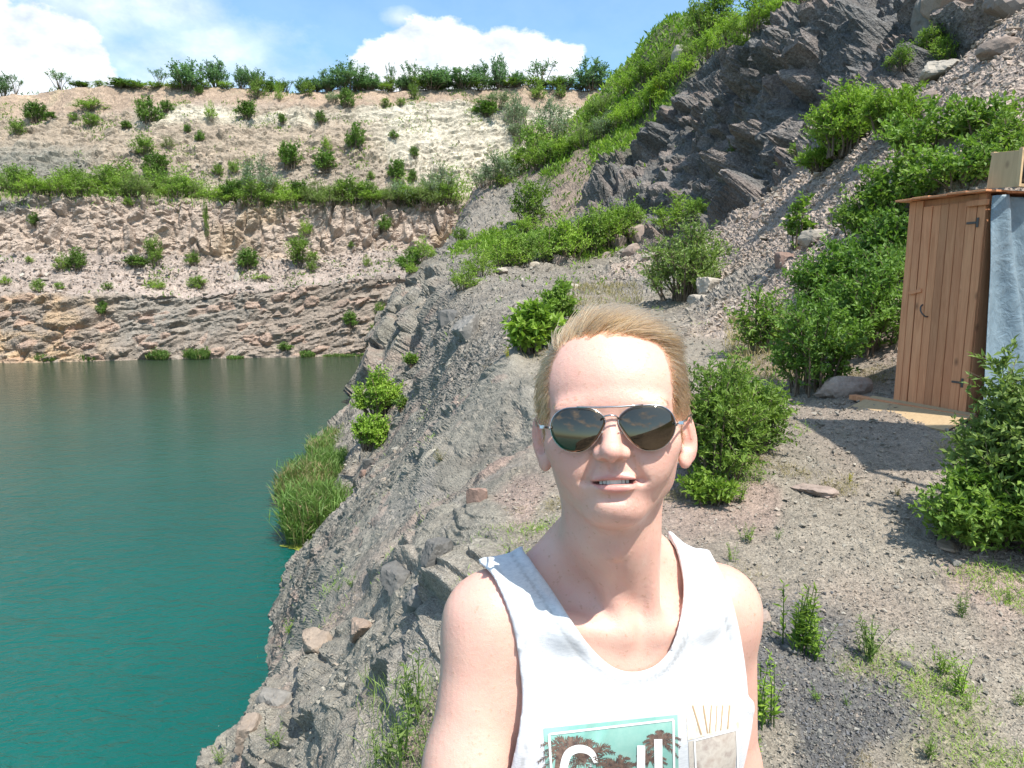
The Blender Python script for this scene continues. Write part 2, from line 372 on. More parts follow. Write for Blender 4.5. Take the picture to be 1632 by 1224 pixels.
rg = sstep(-.25, .35, fbm(q * .45, 3, 77))
w_ = q[:, 0] * .62 + q[:, 2] * .55 + q[:, 1] * .30 + .9 * fbm(q * .55, 4, 401)
am = sstep(-.15, .35, fbm(q * .38, 3, 403)) * (.5 + rg)
wq = w_ / .62 + .6 * fbm(q * .22, 2, 404); saw = wq % 1.0; saw2 = (w_ / .19 + fbm(q * .9, 2, 402)) % 1.0
d = (.05 + .12 * _h(np.floor(wq).astype(np.int32), np.floor(q[:, 1] * .5 + fbm(q * .7, 2, 9)).astype(np.int32), np.zeros(len(q), np.int32), 5)) * (1 - saw) * sstep(0, .10, saw) * am * (1 - fm * .3) + .035 * (1 - saw2) * sstep(0, .12, saw2) * (.2 + am) + .10 * blk(h1, c1) * (.10 + .9 * rg) + .055 * blk(h2, c2) * (.2 + rg) + .022 * blk(h3, c3) + fm * 1.0 * blk(h0, c0, .2)
st = fbm(bed(q, 9, 9, 1) * np.array([1, 1, 1]) + np.stack([q[:, 2] * 0, q[:, 2] * 0, q[:, 0] * .8], -1), 3, 78)
d += .30 * fbm(q * .35, 3, 60) + .10 * st
disp[m] += d * slab[m]; crack[m] = 1 - slab[m] * (1 - sstep(0, .12, c1) * (.6 + .4 * sstep(0, .15, c2))); idc[m] = .5 + (i1 - .5) * .6 * slab[m] + (i2 - .5) * .4 * slab[m]
m = crag > .05; q = P[m]
Rc_ = np.array([[.5, .5, .7], [-.7, .7, 0], [-.5, -.5, .7]])
qq = (q + 1.2 * np.stack([fbm(q * .2, 2, 3), fbm(q * .2, 2, 4), fbm(q * .2, 2, 6)], -1)) @ Rc_.T
h0, c0, i0 = worley(qq / np.array([4.5, 6.0, 3.6]), 61, 1.6); h1, c1, i1 = worley(qq / np.array([1.6, 2.3, 1.3]), 62, 1.5); h2, c2, i2 = worley(qq / np.array([.6, .8, .5]), 63, 1.3)
sc_ = .45 + .55 * sstep(15, 45, dist[m])
d = (2.2 * blk(h0, c0) + 1.0 * blk(h1, c1) + .32 * blk(h2, c2) + 2.6 * fbm(q * .12, 4, 64)) * sc_
disp[m] += d * crag[m]; crack[m] *= 1 - crag[m] * .5 * (1 - sstep(0, .1, c1)); idc[m] = .5 + (i1 - .5) * crag[m]
m = scr > .05; q = P[m]
big = np.clip(dist[m] / 22, .25, 2.2)
s0 = np.where(dist[m] < 18, .32, np.where(dist[m] < 40, .55, 1.1))
h1, c1, i1 = worley(q / .75, 71, 1.2); h2, c2, i2 = worley(q / .3, 72, 1.2); h3, c3, i3 = worley(q / 1.8, 73, 1.4)
f2 = sstep(25, 60, dist[m])
d = .075 * blk(h2, c2) * (1 - .5 * f2) + .12 * blk(h1, c1) * sstep(6, 25, dist[m]) + .35 * blk(h3, c3) * f2 + .22 * fbm(q * .4, 3, 74) * big
disp[m] += d * scr[m]; idc[m] = np.where(scr[m] > .4, i1 * .5 + i2 * .3 + i3 * .2, idc[m])
m = soft > .05; q = P[m]
h2, c2, i2 = worley(q / .10, 81, 1.0); h2 = blk(h2, c2, .4)
d = .07 * fbm(q * .9, 4, 82) * (1 + 4 * far[m]) + .012 * h2 * (1 - far[m]) + far[m] * .7 * fbm(q * .3, 4, 83) + .025 * np.maximum(fbm(q * 7, 3, 84), 0)
disp[m] += d * soft[m]
P2 = P + Nn * disp[:, None]
# colour of the ground itself: mineral patches, dust in the joints, dry grass
v1 = fbm(P * .35, 4, 90); v2 = fbm(P * 2.2, 4, 91); v3 = fbm(P * 9, 3, 92)
C = C * (1 + .16 * v1 + .16 * v2 + .10 * v3)[:, None]
C *= (1 + .45 * (idc - .5))[:, None]
pk = (sstep(.05, .5, fbm(P * .55, 4, 95)) * (.55 * slab + .25 * kd['path'] + .3 * crag) + .75 * slab * sstep(.75, .95, idc) + .3 * crag * sstep(.72, .9, idc))[:, None]
C = C * (1 - pk) + pk * np.array([.27, .19, .155])
dust = (slab * sstep(.15, .5, fbm(P * np.array([.8, .8, .8]) + 40, 4, 96)) * .6 + slab * (1 - sstep(0, .3, crack)) * .5)[:, None]
C = C * (1 - dust) + dust * np.array([.25, .225, .195])
gr = ((kd['path'] + kd['dirt']) * sstep(.2, .55, fbm(P * 1.1 + 70, 4, 97)) * .5)[:, None]
C = C * (1 - gr) + gr * np.array([.22, .20, .10])
C = np.clip(C, .02, .8)

def rock_material(name, scale, bump_s, bump_d):
    t = NT(name); a = t.n('ShaderNodeVertexColor', _layer_name='tone'); g = t.n('ShaderNodeNewGeometry'); pos = g.outputs['Position']
    n1 = t.noise(scale * 3, 8, .68, pos); n2 = t.noise(scale * 26, 5, .6, pos)
    f = t.math('ADD', t.math('MULTIPLY', n1, .95), t.math('MULTIPLY', n2, .9))
    f = t.math('MULTIPLY_ADD', f, 1.25, -.16)
    cmb = t.n('ShaderNodeCombineXYZ'); [t.l(f, cmb.inputs[i]) for i in range(3)]
    col = t.mix(1.0, a.outputs[0], cmb.outputs[0], 'MULTIPLY')
    vo = t.n('ShaderNodeTexVoronoi', Scale=scale * 9); t.l(pos, vo.inputs['Vector'])
    vo2 = t.n('ShaderNodeTexVoronoi', Scale=scale * 34); t.l(pos, vo2.inputs['Vector'])
    sp = t.n('ShaderNodeSeparateColor'); t.l(vo2.outputs['Color'], sp.inputs[0])
    k = t.math('MULTIPLY_ADD', sp.outputs[0], .55, .72)
    cm2 = t.n('ShaderNodeCombineXYZ'); [t.l(k, cm2.inputs[i]) for i in range(3)]
    col = t.mix(1.0, col, cm2.outputs[0], 'MULTIPLY')
    h = t.math('ADD', t.math('MULTIPLY', vo.outputs['Distance'], .5), t.math('ADD', t.math('MULTIPLY', vo2.outputs['Distance'], .22), t.math('MULTIPLY', n1, .8)))
    nm = t.bump(h, bump_s, bump_d)
    nm = t.bump(n2, bump_s * .7, bump_d * .25, nm)
    return t.done(t.pbr(col, .88, nm, .25))
M_ground = rock_material('hillside_ground', .38, .9, .32)
M_near = rock_material('near_rock', 3.2, .85, .03)
# two materials: fine relief near, coarse relief far
faces = grid_faces(NC, NR)[:, ::-1]
me = mesh_np('hillside', P2, faces, [M_near, M_ground], False, C)
fd = dist[faces[:, 0]]; me.polygons.foreach_set('material_index', (fd > 15).astype(np.int32)); me.update()
hill = link('terrain', me); tag(hill, kind='structure')
NEAR_V = P2; NEAR_N = Nn; NEAR_K = kd; NEAR_D = dist
npx, npy, nd = proj(P2)

# ---------------------------------------------------------------- far quarry wall: benches seen across the water
KC = np.array([-1500, -700, -150, 0, 150, 300, 450, 600, 750, 900, 1150, 1500], float)
def col_(*v): return np.array(v, float)
shoreY = col_(40, 66, 84, 87, 89, 92, 94, 97, 101, 108, 118, 125)
rows = [  # py per column, extra distance past the shore, colour, relief
 ('foot',  None, 0, -3.2), ('shore', None, 0, -.0),
 ('lip1', col_(470, 470, 470, 470, 470, 462, 452, 440, 430, 425, 420, 420), 3.6, None),
 ('back1', col_(462, 462, 462, 463, 462, 455, 446, 434, 424, 420, 415, 415), 8.5, None),
 ('talus', col_(400, 400, 410, 412, 400, 408, 412, 400, 395, 390, 385, 385), 13.5, None),
 ('lip2', col_(314, 314, 314, 314, 310, 317, 320, 322, 324, 322, 320, 320), 17.5, None),
 ('back2', col_(308, 308, 308, 306, 300, 306, 310, 312, 315, 312, 310, 310), 30, None),
 ('tal2', col_(270, 270, 268, 268, 268, 265, 262, 262, 290, 290, 290, 290), 34, None),
 ('str2', col_(215, 215, 212, 212, 215, 200, 205, 195, 200, 200, 200, 200), 42, None),
 ('chalk', col_(170, 170, 185, 180, 182, 172, 170, 172, 160, 168, 170, 170), 47, None),
 ('rim',  col_(150, 150, 147, 144, 135, 139, 138, 141, 134, 133, 130, 130), 54, None),
 ('top',  None, 62, 0.25), ('top2', None, 500, 1.5)]
NXW = 560
pxs = np.concatenate([np.linspace(-1500, -60, 70)[:-1], np.linspace(-60, 1060, NXW), np.linspace(1060, 1500, 20)[1:]])
sy = np.interp(pxs, KC, shoreY)
prof = []
for nm, pyc, ext, dz in rows:
    if pyc is None:
        if nm in ('foot', 'shore'):
            Y = sy + (-1.5 if nm == 'foot' else 0); X = (pxs - CX) / F / ray(0, 575)[1] * Y; Z = np.full_like(X, WATER + (dz if nm == 'foot' else -.1))
        else:
            Y = sy + ext; rimp = prof[10]; X = rimp[:, 0] * (Y / rimp[:, 1]); Z = rimp[:, 2] + dz
    else:
        Y = sy + ext; py = np.interp(pxs, KC, pyc)
        d = FW[None] + RT[None] * ((pxs - CX) / F)[:, None] + UP[None] * ((CY - py) / F)[:, None]
        p = CAM + d * (Y / d[:, 1])[:, None]; X, Z = p[:, 0], p[:, 2]
    prof.append(np.stack([X, Y, Z], -1))
prof = np.array(prof)                                   # rows, cols, 3
seg = np.array([6, 60, 8, 36, 62, 10, 30, 38, 30, 24, 6, 10])
V = []; VT = []
for i, s in enumerate(seg):
    for k in range(s):
        f = k / s; V.append(prof[i] * (1 - f) + prof[i + 1] * f); VT.append(i + f)
V.append(prof[-1]); VT.append(len(prof) - 1.0)
V = np.array(V); VT = np.array(VT)
# round the corners of the benches a little
kk = np.array([1, 2, 3, 2, 1.]) / 9
for _ in range(2):
    Vp = np.pad(V, ((2, 2), (0, 0), (0, 0)), 'edge'); Vs = sum(kk[j] * Vp[j:j + len(V)] for j in range(5)); V[3:-3] = Vs[3:-3]
nrw, ncw = V.shape[:2]
du = np.gradient(V, axis=1); dv = np.gradient(V, axis=0); Nw = np.cross(du, dv); Nw /= np.linalg.norm(Nw, axis=-1, keepdims=True) + 1e-9
V = V.reshape(-1, 3); Nw = Nw.reshape(-1, 3); T = np.repeat(VT, ncw); U = np.tile(pxs, nrw)
def band(a, b, s=.25): return sstep(a - s, a + s, T) * (1 - sstep(b - s, b + s, T))
wob = fbm(V * .06, 3, 101) * .5
Tw = T + wob
w_face = band(1.0, 2.0, .06); w_tal = band(2.0, 4.0, .1); w_cl = band(4, 5, .1); w_b2 = band(5, 6, .1); w_t2 = band(6.2, 7.2, .3); w_st = band(7, 9, .2); w_rim = band(9, 10, .3)
wv = .8 * np.stack([fbm(V * .25, 2, 3), fbm(V * .25, 2, 4), fbm(V * .25, 2, 6)], -1)
dip = np.array([[1, 0, .0], [0, 1, 0], [-.22, 0, 1.0]])
qd = (V + wv) @ dip.T
h0, c0, i0 = worley(qd / np.array([5.5, 5, 3.2]), 110, 1.6); h1, c1, i1 = worley(qd / np.array([2.0, 1.8, 1.0]), 111, 1.6); h2, c2, i2 = worley(qd / np.array([.8, .8, .5]), 112, 1.4)
hv, cv, iv = worley((V + wv) / np.array([1.9, 2.5, 5.5]), 113, 1.6)
lay = fbm(qd / np.array([16, 16, .9]), 4, 114)
gul = fbm(V / np.array([3.2, 30, 16]), 3, 115); gul2 = fbm(V / np.array([9, 60, 40]), 3, 116)
h0, h1, h2, hv = blk(h0, c0), blk(h1, c1), blk(h2, c2), blk(hv, cv)
dw = w_face * (.85 * h0 + .5 * h1 + .2 * h2 + .75 * lay + .5 * gul) \
   + w_tal * (.28 * h1 + .22 * h2 + 1.3 * gul2 + .25 * gul) \
   + w_cl * (1.5 * hv + .6 * h1 + .25 * h2 + .8 * gul) \
   + w_b2 * .2 * h2 + w_t2 * (1.0 * gul + .35 * h1 + .2 * h2) \
   + w_st * (.6 * h0 + .45 * h1 + .2 * h2 + .8 * lay + .7 * gul) + w_rim * (1.1 * gul + .22 * h2 + .2 * h1 + .6 * gul2)
dw += 1.6 * fbm(V * .045, 3, 117) * sstep(1.2, 2, T)
V2 = V + Nw * dw[:, None]
V2[:, 2] += .9 * fbm(V * np.array([.12, .12, 0]) + 7, 4, 118) * band(9.8, 13, .2)
def mixc(C, w, c): w = np.clip(w, 0, 1)[:, None]; return C * (1 - w) + w * np.array(c)
n1 = fbm(V * .12, 4, 120); n2 = fbm(V * .5, 4, 121); nl = fbm(qd / np.array([14, 14, .8]), 4, 122)
CW = np.ones((len(V), 3)) * np.array([.31, .25, .205])
CW = mixc(CW, w_face, (.27, .222, .182))
CW = mixc(CW, w_face * sstep(-.15, .3, n1) * .65, (.20, .185, .16))
CW = mixc(CW, w_face * sstep(230, 30, U + 60 * n1) * .8 * sstep(-.3, .2, n2), (.42, .29, .17))
CW = mixc(CW, w_face * sstep(.75, .9, i1) * .5, (.34, .22, .165))
CW = mixc(CW, w_tal, (.335, .275, .238)); CW = mixc(CW, w_tal * sstep(2.25, 2.0, Tw) * .8, (.225, .20, .18))
CW = mixc(CW, w_tal * sstep(560, 640, U) * .6, (.25, .215, .19))
CW = mixc(CW, w_cl, (.365, .292, .238)); CW = mixc(CW, w_cl * sstep(.1, .5, n1) * .6, (.41, .335, .28)); CW = mixc(CW, w_cl * sstep(.2, .5, fbm(V*.1+30,3,9)) * .5, (.40, .30, .19))
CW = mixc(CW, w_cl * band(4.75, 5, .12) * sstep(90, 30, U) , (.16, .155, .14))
CW = mixc(CW, w_b2, (.19, .17, .10))
CW = mixc(CW, w_t2, (.29, .24, .19)); CW = mixc(CW, w_st, (.315, .255, .195))
CW = mixc(CW, w_t2 * sstep(200, 120, U + 50 * n1) * .9 + w_st * band(7, 7.7, .2) * sstep(200, 100, U + 50 * n1) * .8, (.19, .18, .15))
CW = mixc(CW, w_st * band(8.1, 9.1, .22) * sstep(-.25, .15, fbm(V * np.array([.05, .05, .12]) + 3, 4, 125) + .25 * sstep(180, 260, U)) * sstep(120, 200, U), (.46, .415, .33))
CW = mixc(CW, w_st * sstep(560, 640, U + 30 * n1) * (1 - sstep(835, 850, U)) * .95, (.47, .425, .34))
CW = mixc(CW, w_t2 * sstep(640, 690, U + 30 * n1) * .8, (.42, .375, .30))
CW = mixc(CW, sstep(8.85, 9.3, Tw) * .95, (.315, .235, .175)); CW = mixc(CW, sstep(9.5, 10, Tw) * .6 * sstep(-.1, .3, n2), (.40, .295, .20))
CW = mixc(CW, sstep(.15, .5, n2) * sstep(8.6, 9.3, Tw) * .4, (.19, .18, .12))
CW = mixc(CW, w_st * sstep(.1, .45, nl) * .35, (.22, .185, .15))
CW = mixc(CW, (T > 10.5), (.20, .19, .10))
CW *= (1 + .14 * n1 + .16 * n2 + .25 * (i1 - .5) + .18 * (i2 - .5))[:, None]
CW = np.clip(CW, .03, .8)
M_far = rock_material('quarry_wall_rock', .45, .8, .22)
mw = mesh_np('quarry_wall', V2, grid_faces(nrw, ncw), [M_far], False, CW)
wall = link('quarry_cliff', mw); tag(wall, kind='structure')
wpx, wpy, wd = proj(V2)

ALLV = np.concatenate([P2, V2]); ALLN = np.concatenate([Nn, Nw])
apx = np.concatenate([npx, wpx]); apy = np.concatenate([npy, wpy]); ad = np.concatenate([nd, wd])
NNEAR = len(P2)
# front-most surface point under a pixel: coarse visibility by depth bins
def hit(px, py, rad=3.0, only=None):
    for r in (rad, rad * 2, rad * 4, rad * 9):
        m = np.nonzero((np.abs(apx - px) < r) & (np.abs(apy - py) < r) & (ad > .5))[0]
        if only == 'far': m = m[m >= NNEAR]
        if only == 'near': m = m[m < NNEAR]
        if len(m): break
    if not len(m): return None
    m = m[ad[m] < ad[m].min() * 1.06 + .05]
    j = m[np.argmin((apx[m] - px) ** 2 + (apy[m] - py) ** 2)]
    return ALLV[j].copy()

# ---------------------------------------------------------------- water
def build_water():
    t = NT('quarry_water'); g = t.n('ShaderNodeNewGeometry'); pos = g.outputs['Position']
    mp = t.n('ShaderNodeMapping'); t.l(pos, mp.inputs[0]); mp.inputs['Rotation'].default_value = (0, 0, R(25)); mp.inputs['Scale'].default_value = (1, 1.9, 1)
    n1 = t.noise(1.5, 4, .55, mp.outputs[0], .6); n2 = t.noise(3.6, 4, .6, mp.outputs[0], .4); n3 = t.noise(.06, 3, .5, pos)
    n0 = t.noise(.55, 3, .5, mp.outputs[0], .8); nm = t.bump(n0, .5, .30); nm = t.bump(n1, .5, .22, nm); nm = t.bump(n2, .55, .10, nm)
    col = t.ramp(n3, [(.3, (.002, .066, .055)), (.7, (.004, .094, .076))])
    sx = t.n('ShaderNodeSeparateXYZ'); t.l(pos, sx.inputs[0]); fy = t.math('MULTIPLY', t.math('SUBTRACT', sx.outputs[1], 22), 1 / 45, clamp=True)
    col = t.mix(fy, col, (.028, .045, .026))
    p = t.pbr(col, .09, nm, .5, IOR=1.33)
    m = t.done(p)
    nx, ny = 60, 60
    X, Y = np.meshgrid(np.linspace(-400, 60, nx), np.linspace(-200, 150, ny), indexing='ij')
    V = np.stack([X, Y, np.full_like(X, WATER)], -1).reshape(-1, 3)
    o = link('water', mesh_np('water', V, grid_faces(nx, ny)[:, ::-1] if False else grid_faces(nx, ny), [m], True)); tag(o, kind='structure')
    return o
build_water()
# ---------------------------------------------------------------- loose stones
import bmesh
def stone_variants(n, npt=9, seed=0):
    out = []
    r = random.Random(seed)
    while len(out) < n:
        bm = bmesh.new()
        sx, sy_, sz = 1, r.uniform(.6, .95), r.uniform(.35, .75)
        for _ in range(npt):
            v = Vector((r.gauss(0, 1), r.gauss(0, 1), r.gauss(0, 1))).normalized() * r.uniform(.8, 1)
            bm.verts.new((v.x * sx * .5, v.y * sy_ * .5, v.z * sz * .5))
        bmesh.ops.convex_hull(bm, input=bm.verts)
        for v in [v for v in bm.verts if not v.link_faces]: bm.verts.remove(v)
        bm.verts.index_update()
        V = np.array([v.co[:] for v in bm.verts]); Fc = np.array([[v.index for v in f.verts] for f in bm.faces if len(f.verts) == 3])
        bm.free(); out.append((V, Fc))
    return out
SV = stone_variants(16, 7, 3)
def rot_mats(n, g, tilt=.5):
    a = g.uniform(0, 2 * np.pi, n); b = g.normal(0, tilt, n); c = g.normal(0, tilt, n)
    ca, sa, cb, sb, cc, sc = np.cos(a), np.sin(a), np.cos(b), np.sin(b), np.cos(c), np.sin(c)
    z = np.zeros(n); o = np.ones(n)
    Rz = np.stack([ca, -sa, z, sa, ca, z, z, z, o], -1).reshape(n, 3, 3)
    Rx = np.stack([o, z, z, z, cb, -sb, z, sb, cb], -1).reshape(n, 3, 3)
    Ry = np.stack([cc, z, sc, z, o, z, -sc, z, cc], -1).reshape(n, 3, 3)
    return Rx @ Ry @ Rz
def scatter_stones(name, idx, size, tone, mat, g, src=ALLV, nrm=ALLN, sink=.18):
    Vs, Fs, Cs = [], [], []; off = 0
    kind = g.integers(0, len(SV), len(idx)); Rm = rot_mats(len(idx), g)
    for k, (V, Fc) in enumerate(SV):
        m = np.nonzero(kind == k)[0]
        if not len(m): continue
        p = src[idx[m]] + nrm[idx[m]] * (size[m] * sink)[:, None] + g.normal(0, .35, (len(m), 3)) * size[m][:, None] * np.array([1, 1, 0])
        vv = np.einsum('nij,vj->nvi', Rm[m], V) * size[m][:, None, None] + p[:, None]
        Vs.append(vv.reshape(-1, 3)); nv = len(V)
        Fs.append((Fc[None] + (np.arange(len(m)) * nv)[:, None, None] + off).reshape(-1, 3)); off += len(m) * nv
        Cs.append(np.repeat(tone[m], nv, 0))
    o = link(name, mesh_np(name, np.concatenate(Vs), np.concatenate(Fs), [mat], False, np.concatenate(Cs)))
    tag(o, kind='stuff'); return o
def stone_mat(name, sc, bd):
    t = NT(name); a = t.n('ShaderNodeVertexColor', _layer_name='tone'); g = t.n('ShaderNodeNewGeometry')
    n1 = t.noise(sc, 6, .65, g.outputs['Position']); k = t.math('MULTIPLY_ADD', n1, .9, .55)
    cm = t.n('ShaderNodeCombineXYZ'); [t.l(k, cm.inputs[i]) for i in range(3)]
    col = t.mix(1, a.outputs[0], cm.outputs[0], 'MULTIPLY')
    return t.done(t.pbr(col, .88, t.bump(n1, .7, bd), .25))
M_stone = stone_mat('loose_stone', 22, .012); M_stone_far = stone_mat('far_stone', 2.5, .12)
inf = (npx > -60) & (npx < 1700) & (npy > -60) & (npy < 1320) & (nd > .5)
def pick(w, n, g):
    w = np.where(inf, np.clip(w, 0, None), 0); c = np.cumsum(w); return np.searchsorted(c, g.uniform(0, c[-1], n)).clip(0, len(w) - 1)
def tones(idx, g, pink=.4, src=None):
    base = np.array([[.21, .20, .17], [.275, .26, .22], [.33, .268, .215], [.36, .295, .235], [.155, .152, .138], [.40, .37, .31]])
    p = np.array([.34 * (1 - pink) + .05, .3 * (1 - pink) + .1, .45 * pink, .45 * pink, .22 * (1 - pink), .06]); p /= p.sum()
    c = base[g.choice(6, len(idx), p=p)] * g.uniform(.8, 1.2, (len(idx), 1))
    if src is not None: c = .5 * c + .5 * src[idx]
    return c
g_ = np.random.default_rng(5)
KD = NEAR_K; soft_n = fbm(NEAR_V * .9 + 11, 3, 140)
ii = pick((KD['path'] + KD['dirt'] * .8 + KD['dark_patch'] * 2) * (NEAR_D < 26) * (.35 + sstep(-.3, .4, soft_n)), 34000, g_)
scatter_stones('gravel', ii, (np.exp(g_.normal(1.30, .50, len(ii))).clip(1.5, 13) * NEAR_D[ii] / F).clip(.008, .35), tones(ii, g_, .32, C) * 1.05, M_stone, g_)
ii = pick(KD['slab'] * (.12 + sstep(-.05, .35, fbm(NEAR_V * .6 + 31, 3, 141))) + KD['gscree'] * 1.2, 7500, g_)
scatter_stones('rock_rubble', ii, (np.exp(g_.normal(1.55, .50, len(ii))).clip(2, 16) * NEAR_D[ii] / F).clip(.012, .7), tones(ii, g_, .2, C), M_stone, g_)
ii = pick(KD['scree'] + .25 * KD['crag'] * (fbm(NEAR_V * .2, 2, 142) > .1) * 0, 10500, g_)
scatter_stones('scree', ii, (np.exp(g_.normal(1.75, .45, len(ii))).clip(2.5, 17) * NEAR_D[ii] / F).clip(.03, .7), tones(ii, g_, .85, C), M_stone, g_)
inw = (wpx > -60) & (wpx < 1100)
def pickw(w, n, g):
    w = np.where(inw, np.clip(w, 0, None), 0); c = np.cumsum(w); return np.searchsorted(c, g.uniform(0, c[-1], n)).clip(0, len(w) - 1)
ii = pickw(w_tal * (.4 + sstep(-.2, .4, n2)) + .25 * w_t2, 6500, g_)
scatter_stones('talus_rubble', ii, np.exp(g_.normal(-.95, .55, len(ii))).clip(.16, 1.6), tones(ii, g_, .75, CW) * 1.05, M_stone_far, g_, V2, Nw)

ii = pick(KD['dark_patch'], 2500, g_)  # stones coloured darker, like the ground of this patch
scatter_stones('dark_patch_gravel', ii, (np.exp(g_.normal(1.6, .4, len(ii))).clip(2, 13) * NEAR_D[ii] / F).clip(.008, .05), np.array([[.085, .085, .088]]) * g_.uniform(.6, 1.9, (len(ii), 1)), M_stone, g_)
# ---------------------------------------------------------------- boulders, each its own thing
_ico = {}
def ico(sub):
    if sub not in _ico:
        bm = bmesh.new(); bmesh.ops.create_icosphere(bm, subdivisions=sub, radius=1); bm.verts.index_update()
        _ico[sub] = (np.array([v.co[:] for v in bm.verts]), np.array([[v.index for v in f.verts] for f in bm.faces])); bm.free()
    return _ico[sub]
def boulder_mesh(seed, w, h, d, color, sub=4, mat=None):
    g = np.random.default_rng(seed); D, Fc = ico(sub)
    nk = g.integers(7, 11); N = g.normal(0, 1, (nk, 3)); N /= np.linalg.norm(N, axis=1, keepdims=True); dk = g.uniform(.55, 1.0, nk); N[0] = (0, .1, 1); N[0] /= np.linalg.norm(N[0]); dk[0] = .7
    q = D @ N.T; r = np.where(q > .05, dk / np.maximum(q, .05), 9).min(1).clip(0, 1.25)
    hb, cb_, ib = worley(D * 2.0 + seed, seed % 97, 1.2)
    r = r * (1 + .05 * fbm(D * 2.2 + seed, 3, seed)) + .11 * hb * sstep(0, .2, cb_) + .04 * fbm(D * 6 + seed, 3, seed + 5) + .022 * fbm(D * 17 + seed, 2, seed + 9)
    V = D * r[:, None] * np.array([w / 2, d / 2, h / 2])
    tone = np.array(color)[None] * (1 + .22 * fbm(D * 2.5 + seed, 3, seed + 2)[:, None]) * g.uniform(.92, 1.08)
    return mesh_np('rock', V, Fc, [mat or M_stone], False, tone)
GREY, DARK, PINK, PALE, RED = (.18, .168, .152), (.125, .12, .112), (.30, .235, .20), (.34, .30, .25), (.23, .155, .125)
for (px, py, w, h, c, lab) in (
 (986, 398, 24, 30, PINK, 'upright pink boulder standing at the left of the rock pile behind the sunbather'),
 (1013, 386, 30, 34, PINK, 'largest pale pink boulder on top of the rock pile by the shrub belt'),
 (1006, 404, 30, 18, PINK, 'low pink boulder lying below the largest one of the rock pile'),
 (1040, 412, 38, 16, PALE, 'long flat boulder at the right end of the rock pile'),
 (968, 412, 18, 14, PINK, 'small pink rock just above the sunbather'),
 (890, 420, 20, 20, PINK, 'single rounded pink rock on the lip of the ledge below the shrub belt'),
 (852, 428, 34, 14, PALE, 'flat pale rock on the lip of the ledge, left of the rounded pink rock'),
 (800, 436, 30, 12, PALE, 'thin pale slab at the left end of the distant ledge'),
 (915, 458, 22, 10, PALE, 'small flat stone on the grey scree above the bright green bush'),
 (1128, 468, 46, 34, PALE, 'cream boulder with a flat top beside the light feathery bush'),
 (1118, 484, 40, 18, PALE, 'smaller cream rock lying against the front of the cream boulder'),
 (748, 540, 62, 50, GREY, 'big square grey block jutting out of the slope below the scree'),
 (716, 520, 34, 34, DARK, 'dark block on the left of the big square grey block'),
 (640, 935, 66, 42, DARK, 'dark angular block on the slope left of the tank top shoulder'),
 (696, 892, 52, 40, DARK, 'dark rounded rock above the angular block near the shoulder'),
 (664, 968, 60, 44, GREY, 'grey block under the dark angular block near the shoulder'),
 (762, 812, 30, 46, RED, 'reddish upright stone on the slope beside the jaw'),
 (612, 690, 26, 22, RED, 'reddish brown block above the rubble shore by the shrubs'),
 (588, 745, 18, 20, DARK, 'small dark rock at the head of the rubble shore'),
 (580, 755, 16, 10, RED, 'tiny orange brown stone beside the dark rock on the rubble shore'),
 (1252, 432, 46, 40, RED, 'brown round boulder half hidden by leaves on the scree'),
 (1300, 388, 52, 30, PALE, 'pale slab lying on the pink scree above the dark green shrub'),
 (1212, 347, 24, 14, PINK, 'small flat stone alone on the middle of the pink scree'),
 (1480, 170, 38, 30, PINK, 'rounded pink boulder on the scree under the crag'),
 (1512, 236, 40, 22, PINK, 'low pink boulder among the creeping leaves'),
 (1498, 122, 64, 30, PALE, 'cream slab wedged at the foot of the crag'),
 (1556, 44, 150, 92, (.33, .25, .195), 'huge orange brown block hanging over the scree at the end of the crag'),
 (1632, 20, 120, 80, (.25, .205, .175), 'brown block beside the huge overhanging block'),
 (1345, 632, 80, 44, PINK, 'brown rock mound at the foot of the dark green shrub beside the shed step'),
 (1290, 786, 66, 16, PINK, 'flat pinkish rock sunk in the path in front of the shrub'),
 (1262, 1040, 26, 16, DARK, 'dark stone beside the tall weed near the shoulder'),
 (1446, 1070, 26, 17, DARK, 'dark round stone alone on the middle of the gravel path'),
 (1508, 876, 38, 14, (.30, .22, .17), 'flat brown stone at the edge of the foreground bush'),
 (1522, 902, 20, 12, GREY, 'grey pebble below the flat brown stone'),
 (1218, 990, 30, 14, PINK, 'flat pinkish stone beside the bare shoulder'),
 (575, 1010, 44, 30, (.25, .19, .15), 'brown block in the crack of the lower slope'),
 (500, 1040, 60, 44, (.26, .205, .16), 'brown angular block on the lip above the water'),
 (440, 1130, 56, 40, GREY, 'grey block on the lip near the bottom of the slope'),
 (395, 1180, 50, 44, (.26, .21, .17), 'brown cracked block at the very lip above the teal water'),
 (1498, 36, 70, 56, (.20, .185, .165), 'grey block at the left of the huge orange brown block'),
 (1590, 92, 56, 30, (.27, .21, .175), 'brown slab lying under the huge overhanging block'),
 (1090, 98, 36, 26, PALE, 'pale boulder in the green slope against the sky')):
    p = hit(px, py - h * .25)
    dd = float((p - CAM) @ FW); W_, H_ = w * dd / F, h * dd / F
    o = link('boulder', boulder_mesh(int(px * 7 + py), W_ * 1.05, H_ * 1.35, W_ * .85, c, 4 if w > 40 else 3), None, (p[0], p[1], p[2]))
    o.rotation_euler = (rnd.uniform(-.2, .2), rnd.uniform(-.25, .25), rnd.uniform(0, 6.28) if w < 100 else .3)
    tag(o, lab, 'rock', 'boulders lying on the quarry slopes')
